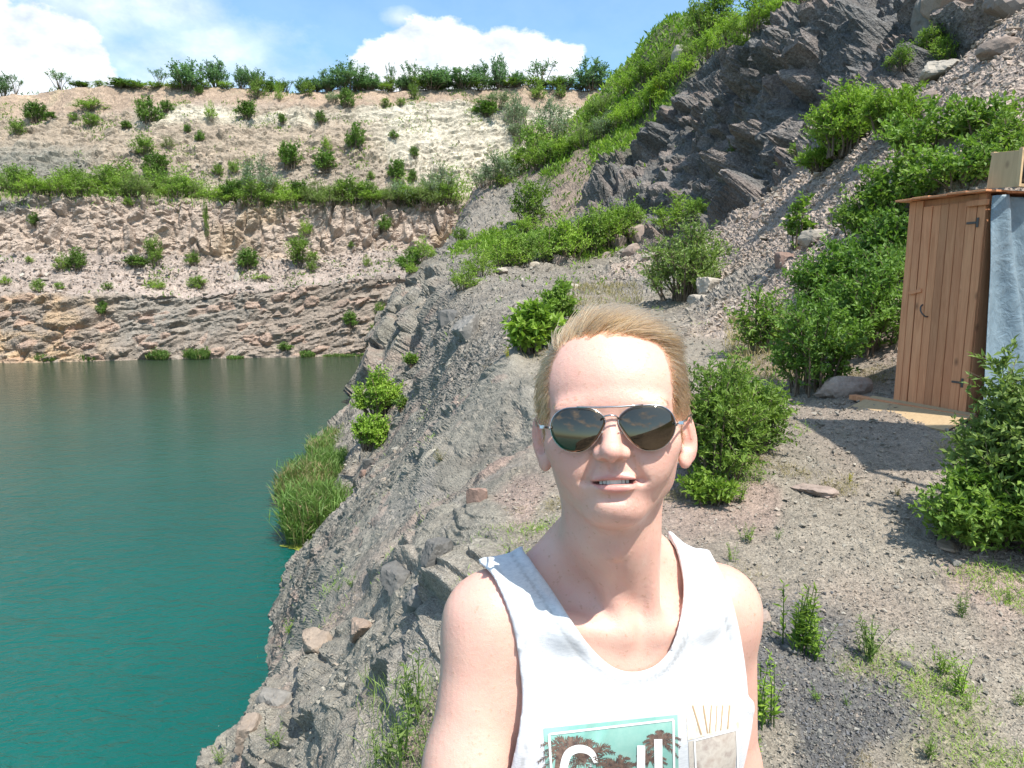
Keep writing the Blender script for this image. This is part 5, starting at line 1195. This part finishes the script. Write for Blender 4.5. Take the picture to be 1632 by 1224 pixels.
# skin colour: lips, flushed nose, cheeks, ears and shoulder tops, scalp under the hair
skin = np.ones((len(bv), 3)) * np.array([.675, .42, .335])
def tint(w, c): 
    global skin
    w = np.clip(w, 0, 1)[:, None]; skin = skin * (1 - w) + w * np.array(c)
def gs(c, r): return np.exp(-(((hl - np.array(c)) / np.array(r)) ** 2).sum(1))
tint(.55 * gs((0, -.105, -.02), (.014, .02, .012)), (.70, .34, .275))
for s in (-1, 1): tint(.35 * gs((s * .042, -.07, -.025), (.022, .03, .02)), (.70, .34, .275)); tint(.7 * sstep(.075, .086, s * hl[:, 0]) * (hl[:, 2] > -.05) * (hl[:, 2] < .03), (.70, .34, .275))
u_ = (hl[:, 0] - .002) / .0240; lipz = np.where(hl[:, 2] > -.0512, (hl[:, 2] + .0512) / (.0082 * (1 - .8 * u_ ** 2).clip(.05) * (1 - .18 * np.exp(-(u_ / .12) ** 2))), (-.0512 - hl[:, 2]) / (.0112 * (1 - u_ ** 2).clip(.03)))
lip = (1 - sstep(.8, 1.1, lipz)) * (np.abs(u_) < 1) * (hl[:, 1] < -.07) * (hl[:, 2] > -.07) * (hl[:, 2] < -.036); tint(lip * .85, (.56, .235, .215))
tint((hl[:, 1] > -.0865) * (lipz < .35) * (np.abs(u_) < .9) * (hl[:, 1] < -.06) * (hl[:, 2] > -.06) * (hl[:, 2] < -.04) * .9, (.12, .04, .035))
tint(.4 * sstep(.02, .06, tl_[:, 2]) * sstep(.10, .15, np.abs(tl_[:, 0])) * sstep(-.09, -.02, tl_[:, 2]), (.70, .34, .275))
def hairmask(q):
    x, y, z = q[:, 0], q[:, 1], q[:, 2]
    jag = .0045 * fbm(q * 190, 2, 61) + .003 * fbm(q * 60, 2, 62)
    face = (((np.abs(x) / .0600) ** 4 + (np.abs(z - .016) / (.0755 + jag)) ** 4) < 1) & (y < .0)
    side = np.where(z > .012, True, np.where(z > -.014, y > -.030 + (0.012 - z) * .55, y > .030))
    return (~face) & side & (z > -.075 + .4 * np.clip(.05 - y, 0, .05)) & ((z > .01) | (np.abs(x) < .080)) & ((hl_ear(q)) > 0)
def hl_ear(q): return np.where((np.abs(q[:, 0]) > .0725) & (q[:, 2] < .016) & (q[:, 1] < .035), -1, 1)
hm = hairmask(hl); tint(hm * .85, (.30, .18, .11))
me = mesh_np('body', to_world(bv), bf, [], True, skin)
t = NT('skin'); a = t.n('ShaderNodeVertexColor', _layer_name='tone'); g = t.n('ShaderNodeNewGeometry'); pos = g.outputs['Position']
n1 = t.noise(34, 6, .7, pos); n2 = t.noise(900, 2, .5, pos); n3 = t.noise(190, 4, .6, pos)
col = t.mix(t.math('MULTIPLY_ADD', n1, 2.2, -.85, clamp=True), a.outputs[0], (.68, .345, .28)); col = t.mix(.85, a.outputs[0], col)
fr = t.math('MULTIPLY', t.math('SUBTRACT', n3, .60), 9, clamp=True); col = t.mix(t.math('MULTIPLY', fr, .5), col, (.45, .23, .14))
nm = t.bump(n3, .30, .0018); nm = t.bump(n2, .45, .0006, nm)
p = t.pbr(col, t.math('MULTIPLY_ADD', n1, .20, .32), nm, .42); p.inputs['Subsurface Weight'].default_value = .22; p.inputs['Subsurface Scale'].default_value = .012
p.inputs['Subsurface Radius'].default_value = (1.0, .35, .2)
M_skin = t.done(p); me.materials.append(M_skin)
foot = to_world(T2((0, 0, -1.45))[None])[0]
man = empty('person', (foot[0], foot[1], 0), 0, 'young blond man in aviator sunglasses and a pale printed tank top, close to the camera', 'person')
man_off = np.array([foot[0], foot[1], 0])
def mp(name, me_, par=man):
    o = link(name, me_, par)
    if par is man: o.location = -man_off
    return o
def offm(me_): return me_
body = mp('body', me)

# ---- tank top: a thin shell over the trunk, cut at neck and armholes
def crom(pts, n=8, closed=True):
    P_ = np.array(pts, float); out = []; N_ = len(P_)
    for i in range(N_ if closed else N_ - 1):
        a, b, c, d = (P_[(i + k) % N_] if closed else P_[min(max(i + k, 0), N_ - 1)] for k in (-1, 0, 1, 2))
        for t in np.linspace(0, 1, n, endpoint=False): out.append(.5 * (2 * b + (c - a) * t + (2 * a - 5 * b + 4 * c - d) * t * t + (3 * b - a - 3 * c + d) * t ** 3))
    if not closed: out.append(P_[-1])
    return np.array(out)
def polysd(px, py, poly):
    """signed distance in pixels, negative inside"""
    d = np.full(px.shape, 1e9, np.float32); ins = np.zeros(px.shape, bool); N_ = len(poly)
    for i in range(N_):
        a, b = poly[i], poly[(i + 1) % N_]; e = b - a; wx, wy = px - a[0], py - a[1]
        t = np.clip((wx * e[0] + wy * e[1]) / (e @ e + 1e-9), 0, 1); d = np.minimum(d, (wx - e[0] * t) ** 2 + (wy - e[1] * t) ** 2)
        c = ((a[1] <= py) != (b[1] <= py)); ins ^= c & (px < a[0] + (py - a[1]) * e[0] / (e[1] if abs(e[1]) > 1e-9 else 1e-9))
    return np.where(ins, -1, 1) * np.sqrt(d)
S = Field(axis_([(-.12, .40, .0034)]), axis_([(.62, 1.12, .0034)]), axis_([(-.86, -.47, .0055), (-.47, -.14, .0032)]), .035)
for s in (-1, 1):
    S.cone((s * .035, .035, .075), (s * .118, .015, .026), .034, .027, .04, 't')
    S.cone((s * .118, .010, .022), (s * .150, .005, .018), .030, .034, .03, 't')
    S.ell((s * .066, -.046, -.085), (.074, .040, .062), .05, org='t')
    S.ell((s * .115, .00, -.16), (.050, .085, .13), .05, org='t')
    S.cone((s * .020, -.066, .010), (s * .085, -.056, .018), .0085, .0075, .018, 't'); S.cone((s * .085, -.056, .018), (s * .145, -.020, .030), .0075, .009, .018, 't')
for c_, r_2 in SHO: S.ell(c_, r_2, .035, org='c')
S.cone(H2((-.004, .030, -.09)), T2((-.004, .022, .045)), .0500, .060, .03, 'c')
S.ell((0, .000, -.030), (.135, .070, .066), .04, org='t'); S.ell((0, .020, -.17), (.146, .102, .20), .05, org='t'); S.ell((0, .010, -.36), (.158, .112, .22), .06, org='t'); S.ell((0, .02, -.55), (.165, .122, .14), .06, org='t')
sg = np.stack(np.meshgrid(*S.ax, indexing='ij'), -1).astype(np.float32)
q = (sg - T0.astype(np.float32)) @ TM.T.astype(np.float32)
PX = CX + F * sg[..., 0] / sg[..., 1]; PY = CY - F * sg[..., 2] / sg[..., 1]
# the cloth lies over the shoulders and collar bones too
# folds falling from the straps
x_, z_ = q[..., 0], q[..., 2]
fold = .0035 * np.sin((x_ * 38 + z_ * 9 + .8 * np.sin(z_ * 22))) * sstep(-.06, -.22, z_) + .0025 * np.sin(x_ * 85 - z_ * 20 + 2 * np.sin(z_ * 15 + x_ * 12)) * sstep(-.08, -.2, z_) \
    + .0045 * np.exp(-((x_ + .085 + (z_ + .10) * -.38) / .008) ** 2) * sstep(.02, -.06, z_) * sstep(-.26, -.12, z_) + .004 * np.exp(-((x_ + .062 + (z_ + .10) * -.5) / .006) ** 2) * sstep(-.04, -.1, z_) * sstep(-.26, -.15, z_)
ds_ = S.f - fold - .0065
neck = crom([(826, 853), (846, 893), (878, 938), (908, 985), (940, 1030), (975, 1062), (1010, 1071), (1045, 1060), (1070, 1030), (1085, 980), (1089, 930), (1079, 880), (1063, 838), (1066, 700), (900, 640), (800, 700)])
arml = np.concatenate([crom([(764, 898), (784, 916), (803, 955), (818, 1000), (828, 1060), (832, 1115), (826, 1170), (812, 1235)], 8, False), [(780, 1330), (560, 1330), (560, 780), (757, 848)]])
armr = np.concatenate([crom([(1122, 862), (1150, 915), (1170, 970), (1183, 1030), (1190, 1080), (1192, 1110)], 8, False), [(1215, 1130), (1400, 1130), (1400, 800), (1135, 820)]])
sc = sg[..., 1] / F
cn = polysd(PX, PY, neck) * sc; cl_ = polysd(PX, PY, arml) * sc; cr_ = polysd(PX, PY, armr) * sc
back = q[..., 1] > .035
cn = np.where(back, np.minimum(np.linalg.norm(q[..., :2] - np.array([0, .03]), axis=-1) - .108 + np.maximum(-(q[..., 2] - .045), 0) * 3, .2), cn)
cut = np.minimum(np.minimum(cn, cl_), cr_); cut = np.minimum(cut, np.maximum(np.abs(q[..., 0] - .0) - .079, .050 - q[..., 2]))
hem = .0012 * (1 - sstep(.010, .0125, cut)) - .0006 * np.exp(-((cut - .012) / .001) ** 2)
tuck = .0065 * sstep(-.10, -.02, z_); shell = np.maximum(ds_ + tuck - .0085 - hem, -(ds_ + tuck - .0008)); shell = np.maximum(shell, -cut); shell = np.maximum(shell, -(q[..., 2] + .53))
sv, sf = surface_nets(shell.astype(np.float32), S.ax); sv = relax(sv, sf, 3, .45)
iv_ = [np.clip(np.searchsorted(S.ax[i], sv[:, i]), 0, len(S.ax[i]) - 1) for i in range(3)]; cutv = cut[iv_[0], iv_[1], iv_[2]]
seam = 1 - .30 * np.exp(-((cutv - .0115) / .0016) ** 2) - .12 * np.exp(-((cutv - .0075) / .0014) ** 2)
del sg, q, PX, PY
t = NT('heather_jersey'); va = t.n('ShaderNodeVertexColor', _layer_name='tone'); g = t.n('ShaderNodeNewGeometry'); pos = g.outputs['Position']
mp_ = t.n('ShaderNodeMapping'); t.l(pos, mp_.inputs[0]); mp_.inputs['Scale'].default_value = (1, 1, 5); n1 = t.noise(140, 5, .7, mp_.outputs[0]); n2 = t.noise(1500, 2, .6, pos)
col = t.ramp(n1, [(.30, (.50, .525, .56)), (.55, (.64, .655, .675))]); col = t.mix(1, col, va.outputs[0], 'MULTIPLY'); p = t.pbr(col, .95, t.bump(n2, .5, .0006), .1); p.inputs['Sheen Weight'].default_value = .15
M_shirt = t.done(p)
shirt = mp('tank_top', mesh_np('tank_top', to_world(sv), sf, [M_shirt], True, seam[:, None] * np.ones(3)))
from mathutils.bvhtree import BVHTree
sw = to_world(sv); bvh = BVHTree.FromPolygons([tuple(v) for v in sw], [tuple(int(i) for i in f) for f in sf])
def onshirt(px, py, off=.0006):
    d = ray(px, py); d = Vector(d / np.linalg.norm(d)); h = bvh.ray_cast(Vector(CAM), d)
    if h[0] is None: return None
    return np.array(h[0] - d * off)
def flat(name, color): tt = NT(name); return tt.done(tt.pbr(color, .85, None, .15))
def cloth_print(name, c1, c2, scale, c3=None):
    t = NT(name); g = t.n('ShaderNodeNewGeometry'); n = t.noise(scale, 5, .65, g.outputs['Position'])
    return t.done(t.pbr(t.ramp(n, [(.35, c1), (.65, c2)] if c3 is None else [(.3, c1), (.5, c2), (.7, c3)]), .85, None, .15))
def patch(name, quad, mat, off, nx=22, ny=14, fn=None):
    """a flat print that follows the cloth: quad = four corners as seen, top left first, clockwise"""
    a, b, c, d = [np.array(v, float) for v in quad]; V_, F_, ok = [], [], []
    for j in range(ny + 1):
        for i in range(nx + 1):
            u, v = i / nx, j / ny; q_ = a * (1 - u) * (1 - v) + b * u * (1 - v) + c * u * v + d * (1 - u) * v; h = onshirt(q_[0], q_[1], off); ok.append(h is not None); V_.append(tuple(h) if h is not None else (0, 0, 0))
    for j in range(ny):
        for i in range(nx):
            k = [j * (nx + 1) + i, (j + 1) * (nx + 1) + i, (j + 1) * (nx + 1) + i + 1, j * (nx + 1) + i + 1]
            if all(ok[w] for w in k): F_.append(k)
    m_ = bpy.data.meshes.new(name); m_.from_pydata(V_, [], F_); m_.materials.append(mat); m_.polygons.foreach_set('use_smooth', [True] * len(m_.polygons)); o = link(name, m_, shirt); return o
def strip(mb, pts, wds, off):
    """a ribbon along points on the cloth"""
    pts = np.array(pts, float); L_ = []
    for i, p_ in enumerate(pts):
        t_ = pts[min(i + 1, len(pts) - 1)] - pts[max(i - 1, 0)]; nn_ = np.array([-t_[1], t_[0]]) / (np.linalg.norm(t_) + 1e-9); w_ = wds[i] if hasattr(wds, '__len__') else wds
        A, B_ = onshirt(*(p_ + nn_ * w_ / 2), off), onshirt(*(p_ - nn_ * w_ / 2), off)
        if A is None or B_ is None: break
        L_.append((A, B_))
    for (A, B_), (C_, D_) in zip(L_, L_[1:]): mb.quad([A, B_, D_, C_])
teal = cloth_print('print_sky', (.20, .42, .37), (.30, .50, .44), 30); sepia = cloth_print('print_sand', (.62, .50, .38), (.78, .72, .62), 60, (.55, .42, .30)); taupe = cloth_print('print_dune', (.34, .27, .24), (.55, .50, .44), 45, (.42, .34, .29))
white = flat('print_white', (.80, .80, .79)); brown = cloth_print('print_palm', (.085, .06, .055), (.22, .15, .115), 200); tan = flat('print_trunk', (.42, .30, .19)); grey_p = cloth_print('print_haze', (.42, .44, .42), (.60, .62, .60), 60)
patch('print_panel', [(866, 1161), (1080, 1139), (1082, 1262), (872, 1262)], teal, .0007, 40, 24)
patch('print_panel', [(1093, 1122), (1176, 1103), (1179, 1160), (1096, 1180)], sepia, .0007, 20, 12)
patch('print_panel', [(1097, 1182), (1176, 1163), (1172, 1228), (1099, 1232)], taupe, .0007, 20, 16)
fr_ = MB()
def polyl(a, b, n=14): return [(a[0] + (b[0] - a[0]) * i / n, a[1] + (b[1] - a[1]) * i / n) for i in range(n + 1)]
strip(fr_, polyl((881, 1262), (875, 1171), 14) + polyl((877, 1170), (1073, 1147), 24) + polyl((1073.5, 1149), (1075, 1262), 14), 3.6, .0016); fr_.build('print_border', white, shirt)
fr_ = MB(); strip(fr_, polyl((1111, 1262), (1107, 1181), 12) + polyl((1108, 1180), (1174, 1163), 12) + polyl((1174.5, 1165), (1177, 1262), 12), 2.6, .0016); fr_.build('print_border', white, shirt)
def palm(mb, cx, cy, r, n, sd, trunk=None):
    g = random.Random(sd)
    for i in range(n):
        a = math.pi * (-.15 + 1.3 * (i + g.uniform(-.3, .3)) / (n - 1)); L_ = r * g.uniform(.75, 1.1); ps = []
        for k in range(7): t = k / 6; ps.append((cx + math.cos(a) * L_ * t, cy - math.sin(a) * L_ * t * (1 - .15 * t) + .38 * L_ * t * t))
        strip(mb, ps, [2.0 * (1 - .7 * k / 6) for k in range(7)], .0012)
        for k in range(1, 7):
            for s in (-1, 1):
                for o_ in (0, .5):
                    x0 = ps[k][0] - (ps[k][0] - ps[k - 1][0]) * o_; y0 = ps[k][1] - (ps[k][1] - ps[k - 1][1]) * o_; aa = math.atan2(ps[k][1] - ps[k - 1][1], ps[k][0] - ps[k - 1][0]) + s * g.uniform(.5, .9); l_ = r * .26 * (1.15 - k / 7)
                    strip(mb, [(x0, y0), (x0 + math.cos(aa) * l_ * .5, y0 + math.sin(aa) * l_ * .5), (x0 + math.cos(aa) * l_, y0 + math.sin(aa) * l_ + 1)], [1.7, 1.3, .4], .0012)
pm = MB(); palm(pm, 908, 1196, 52, 11, 1); palm(pm, 985, 1222, 34, 9, 2); palm(pm, 1052, 1180, 34, 10, 3); palm(pm, 940, 1206, 52, 9, 5); palm(pm, 1036, 1212, 30, 8, 6)
strip(pm, polyl((892, 1196), (884, 1262), 8), 9, .0012); strip(pm, polyl((1050, 1182), (1060, 1262), 8), 5, .0012); pm.build('print_palm', brown, shirt)
for x0, x1, w in ((1104, 1118, 2.4), (1121, 1128, 2.2), (1134, 1131, 1.8), (1152, 1149, 1.6), (1163, 1160, 2), (1143, 1141, 1.2)): pt = MB(); strip(pt, polyl((x0, 1124), (x1, 1174 - (x1 - 1104) * .22), 10), w, .0014); pt.build('print_palm_trunk', tan, shirt)
lt = MB()   # the upper parts of the white letters C a l l
c_ = [(950 - 0, 1216), (945, 1203), (934, 1195), (919, 1194), (906, 1201), (900, 1216), (898, 1234), (903, 1252)]; cc = crom(c_, 5, False); strip(lt, cc, [7 + 6 * min(1, i / 12) for i in range(len(cc))], .0020)
lt.build('print_letter', white, shirt)
for a_, b_ in (((1022, 1188), (1021, 1262)), ((1049, 1178), (1050, 1262))): lt = MB(); strip(lt, polyl(a_, b_, 10), 13, .0020); lt.build('print_letter', white, shirt)
# black shorts and shoes (below the frame)
K = Field(axis_([(-.2, .45, .012)]), axis_([(.65, 1.35, .012)]), axis_([(-1.9, -.72, .012)]))
K.ell((0, .03, -.55), (.152, .108, .12), .05, org='t')
for s in (-1, 1): K.cone((s * .085, .03, -.60), (s * .10, .02, -.95), .092, .078, .02, 't')
kg = np.stack(np.meshgrid(*K.ax, indexing='ij'), -1); kz = (kg - T0) @ TM[2]
kv, kf = surface_nets(np.maximum(K.f, np.abs(kz + .70) - .22).astype(np.float32), K.ax)
mp('shorts', mesh_np('shorts', to_world(relax(kv, kf, 2)), kf, [flat('black_cotton', (.03, .03, .035))], True))
for s in (-1, 1):
    K.f[:] = .2; K.cone((s * .11, .06, -1.40), (s * .135, -.13, -1.425), .043, .036, .02, 't'); kz2 = kz
    kv, kf = surface_nets(np.maximum(K.f, np.maximum(kz + 1.36, -(kz + 1.455))).astype(np.float32), K.ax); mp('shoe', mesh_np('shoe', to_world(relax(kv, kf, 2)), kf, [flat('shoe_canvas' , (.10, .10, .11))], True))
del kg, kz

# ---- hair
wb = to_world(bv); hbn = np.zeros_like(wb); me.update(); vn = np.empty(len(bv) * 3, np.float32); me.vertex_normals.foreach_get('vector', vn) if hasattr(me, 'vertex_normals') else me.vertices.foreach_get('normal', vn); vn = vn.reshape(-1, 3)
cw_ = np.stack([RT, FW, UP]); HW = HM @ cw_                         # head axes in the world
hc_w = to_world(HC[None])[0]
gh = np.random.default_rng(21)
def t_mat_hair(name, ca, cb):
    t = NT(name); hi = t.n('ShaderNodeHairInfo'); p = t.n('ShaderNodeBsdfHairPrincipled'); p.parametrization = 'COLOR'
    t.l(t.mix(hi.outputs['Random'], ca, cb), p.inputs['Color']); p.inputs['Roughness'].default_value = .42; p.inputs['Radial Roughness'].default_value = .45
    return t.done(p)
M_hair = t_mat_hair('blond_hair', (.085, .041, .017), (.38, .215, .100)); M_brow = t_mat_hair('brow_hair', (.20, .115, .065), (.32, .20, .12))
def hair_obj(name, root, nrm, comb, L_, lift, rad, mat, npt=7, jit=.25, parent=man, curl=.0):
    n = len(root); c = comb - (comb * nrm).sum(1, keepdims=True) * nrm; c /= np.linalg.norm(c, axis=1, keepdims=True) + 1e-9
    cn_ = np.stack([fbm(root * 160 + k * 9, 2, 300 + k) for k in range(3)], -1); c = c + cn_ * .55 * jit * 2 + gh.normal(0, jit * .35, (n, 3)); c /= np.linalg.norm(c, axis=1, keepdims=True)
    t = np.linspace(0, 1, npt)[None, :, None]; Lq = L_[:, None, None]; lf = lift[:, None, None]
    lf = lf * (1 + .5 * fbm(root * 120 + 5, 2, 310)[:, None, None] + gh.normal(0, .18, (n, 1, 1)))
    Pp = root[:, None] - nrm[:, None] * .001 + c[:, None] * Lq * t + nrm[:, None] * (lf * (t ** .75) * (1.0 - .35 * t) - (Lq * t) ** 2 / (2 * .088) * (1 - .0 * t) * (lf < .006) - (Lq * t) ** 2 / (2 * .10) * (lf >= .006) * .75)
    cd = bpy.data.hair_curves.new(name); cd.add_curves([npt] * n)
    cd.attributes['position'].data.foreach_set('vector', np.ascontiguousarray(Pp, np.float32).ravel()) if 'position' in cd.attributes else cd.position_data.foreach_set('vector', np.ascontiguousarray(Pp, np.float32).ravel())
    ra_ = cd.attributes.get('radius') or cd.attributes.new('radius', 'FLOAT', 'POINT'); ra_.data.foreach_set('value', (rad * (1 - .75 * np.linspace(0, 1, npt)[None] ** 2) * np.ones((n, 1))).astype(np.float32).ravel())
    cd.materials.append(mat); o = bpy.data.objects.new(name, cd); COL.objects.link(o); o.parent = parent
    if parent is man: o.location = -man_off
    return o
cand = np.nonzero(hm)[0]; area_w = np.ones(len(cand)); pick_ = gh.choice(cand, 26000); rt = wb[pick_] + gh.normal(0, .0009, (len(pick_), 3)); nr = vn[pick_]; q = hl[pick_]
top = sstep(.062, .098, q[:, 2]) ; front = sstep(.02, -.06, q[:, 1]) * top
sidec = np.stack([q[:, 0] * 0, .75 + q[:, 0] * 0, -.75 + q[:, 0] * 0], -1); topc = np.stack([.95 + 3 * q[:, 0], .42 + 0 * front, .30 + q[:, 0] * 0], -1)
cb = sidec * (1 - top[:, None]) + topc * top[:, None]; cb = cb @ HW
Lh = (.014 + .006 * gh.uniform(0, 1, len(q))) * (1 - top) + top * (.036 + .012 * gh.uniform(0, 1, len(q))); lift = .0055 * (1 - top) + top * (.0065 + .0075 * front)
Lh *= np.where(q[:, 2] < .02, .65, 1); lift *= np.where(q[:, 2] < .02, .6, 1)
hair_obj('hair', rt, nr, cb, Lh, lift, .00040, M_hair, jit=.32)
fb = np.nonzero((np.abs(np.abs(hl[:, 0]) - .032) < .021) & (np.abs(hl[:, 2] - (.0262 + .0012 - .0030 * ((np.abs(hl[:, 0]) - .030) / .02) ** 2)) < .0034) & (hl[:, 1] < -.05))[0]
pb = gh.choice(fb, 1500); qb = hl[pb]; cbw = np.stack([np.sign(qb[:, 0]) * 1.0, .3 + 0 * qb[:, 0], .25 - 9 * (np.abs(qb[:, 0]) - .03)], -1) @ HW
hair_obj('eyebrow', wb[pb], vn[pb], cbw, np.full(len(pb), .0060), np.full(len(pb), .0010), .00012, M_brow, 5, .15)
# teeth
tm = MB()
for k in range(8):
    x = -.0125 + k * .0036 + .001; w = (.0032, .0034, .0036, .0044, .0044, .0036, .0034, .0032)[k]; yy = -.0868 + 8 * (x - .001) ** 2 * 3
    c = to_world(H2((x, yy, -.0500 + .0003 * (k % 2)))[None])[0]; tm.box(tuple(c - man_off), (w * .985, .0025, .0072), Matrix(HW.T.tolist()).to_3x3())
tt = NT('teeth_enamel'); o = tm.build('teeth', tt.done(tt.pbr((.62, .58, .50), .25, None, .5)), man, None, False, .0005)

# ---- aviator sunglasses: worn, so a thing of its own
GO = H2((0, -.1035, .0)); gl_w = to_world(GO[None])[0]
glasses = empty('sunglasses', tuple(gl_w), 0, 'silver aviator sunglasses with dark mirrored lenses worn by the blond man', 'sunglasses')
Hm3 = HW
def gw(p): return np.asarray(p, float) @ Hm3                        # head axes -> world offset from the glasses' origin
t = NT('mirror_lens'); M_lens = t.done(t.pbr((.150, .118, .088), .025, None, .6, Metallic=1.0))
t = NT('polished_steel'); M_steel = t.done(t.pbr((.55, .53, .51), .2, None, .5, Metallic=1.0))
outl = np.array([(-40, -22), (-24, -33), (0, -36), (24, -34), (40, -22), (45, -3), (39, 16), (24, 31), (6, 36), (-12, 32), (-29, 17), (-41, -2), (-44, -12)], float)
oc = crom(outl, 6); d_ = .6465
lenses = {}
for s in (-1, 1):
    cx = ((1036 if s > 0 else 927) - 979) / F * d_; cz = (683 - (683.5)) / F * d_
    P2_ = np.stack([oc[:, 0] * (1 if s > 0 else -1), -oc[:, 1]], -1) / F * d_ * 1.0 + [cx, cz]
    def surf(p, dy=0): rr = ((p[..., 0] - cx) ** 2 + (p[..., 1] - cz) ** 2); return np.stack([p[..., 0], -.0005 + rr / (2 * .085) + .13 * s * (p[..., 0] - s * .006) * .9 + dy, p[..., 1]], -1)
    V_ = []; F_ = []; nr_ = 9; no = len(P2_)
    for side, dy in ((0, 0), (1, .0016)):
        V_.append(surf(np.array([cx, cz]), dy)[None])
        for j in range(1, nr_ + 1): V_.append(surf(np.array([cx, cz]) + (P2_ - [cx, cz]) * j / nr_, dy))
    V_ = np.concatenate(V_); per = 1 + nr_ * no
    for side in (0, 1):
        b = side * per
        for i in range(no):
            F_.append((b, b + 1 + i, b + 1 + (i + 1) % no)[::1 if side else -1])
            for j in range(nr_ - 1):
                a0 = b + 1 + j * no; F_.append((a0 + i, a0 + no + i, a0 + no + (i + 1) % no, a0 + (i + 1) % no)[::1 if side else -1])
    a0, b0 = 1 + (nr_ - 1) * no, per + 1 + (nr_ - 1) * no
    for i in range(no): F_.append((a0 + i, a0 + (i + 1) % no, b0 + (i + 1) % no, b0 + i))
    m_ = bpy.data.meshes.new('lens'); m_.from_pydata([tuple(v) for v in gw(V_)], [], F_); m_.materials.append(M_lens); m_.polygons.foreach_set('use_smooth', [True] * len(F_)); m_.update(); link('lens', m_, glasses)
    rim = surf(P2_, .0008); mb = MB(); rp = np.concatenate([rim, rim[:2]]); mb.tube([tuple(v) for v in gw(rp)], .00066, 8, False); mb.build('rim', M_steel, glasses, smooth=True)
    ex = rim[np.argmax(rim[:, 0] * s)]
    hg = np.array([s * .0655, .006, .0035]); mb = MB(); mb.tube([tuple(v) for v in gw([ex, ex + [s * .002, .001, .001], hg + [s * -.0015, -.001, 0], hg])], .0014, 8); mb.box(tuple(gw(hg + [s * .0, .0015, 0])), (.0042, .006, .0030), Matrix(Hm3.T.tolist()).to_3x3()); mb.build('hinge', M_steel, glasses, bevel=.0004)
    pts = [hg, np.array([s * .073, .04, .006]), np.array([s * .079, .085, .010]), np.array([s * .0835, .100, .012]), np.array([s * .084, .112, .006]), np.array([s * .083, .122, -.012])]
    mb = MB(); mb.tube([tuple(v) for v in gw(pts)], [.0010, .0010, .0010, .0014, .0016, .0015], 8); mb.build('temple_arm', M_steel, glasses, smooth=True)
    mb = MB(); mb.tube([tuple(v) for v in gw([(s * .0095, .008, -.006), (s * .0090, .010, -.002)])], .0022, 8); mb.tube([tuple(v) for v in gw([(s * .0095, .008, -.005), (s * .0072, .0012, -.003)])], .0005, 6); tt = NT('clear_pad'); mb.build('nose_pad', tt.done(tt.pbr((.6, .55, .5), .2, None, .5)), glasses, smooth=True)
mb = MB(); mb.tube([tuple(v) for v in gw([(-.031, .0012, .0213), (-.020, .000, .0208), (-.010, -.0020, .0203), (0, -.0030, .0203), (.010, -.0020, .0203), (.020, .000, .0208), (.031, .0012, .0213)])], .00095, 8); mb.build('brow_bar', M_steel, glasses, smooth=True)
mb = MB(); mb.tube([tuple(v) for v in gw([(-.0082, .0008, .0090), (-.005, -.0022, .0118), (0, -.0036, .0126), (.005, -.0022, .0118), (.0082, .0008, .0090)])], .00095, 8); mb.build('bridge', M_steel, glasses, smooth=True)
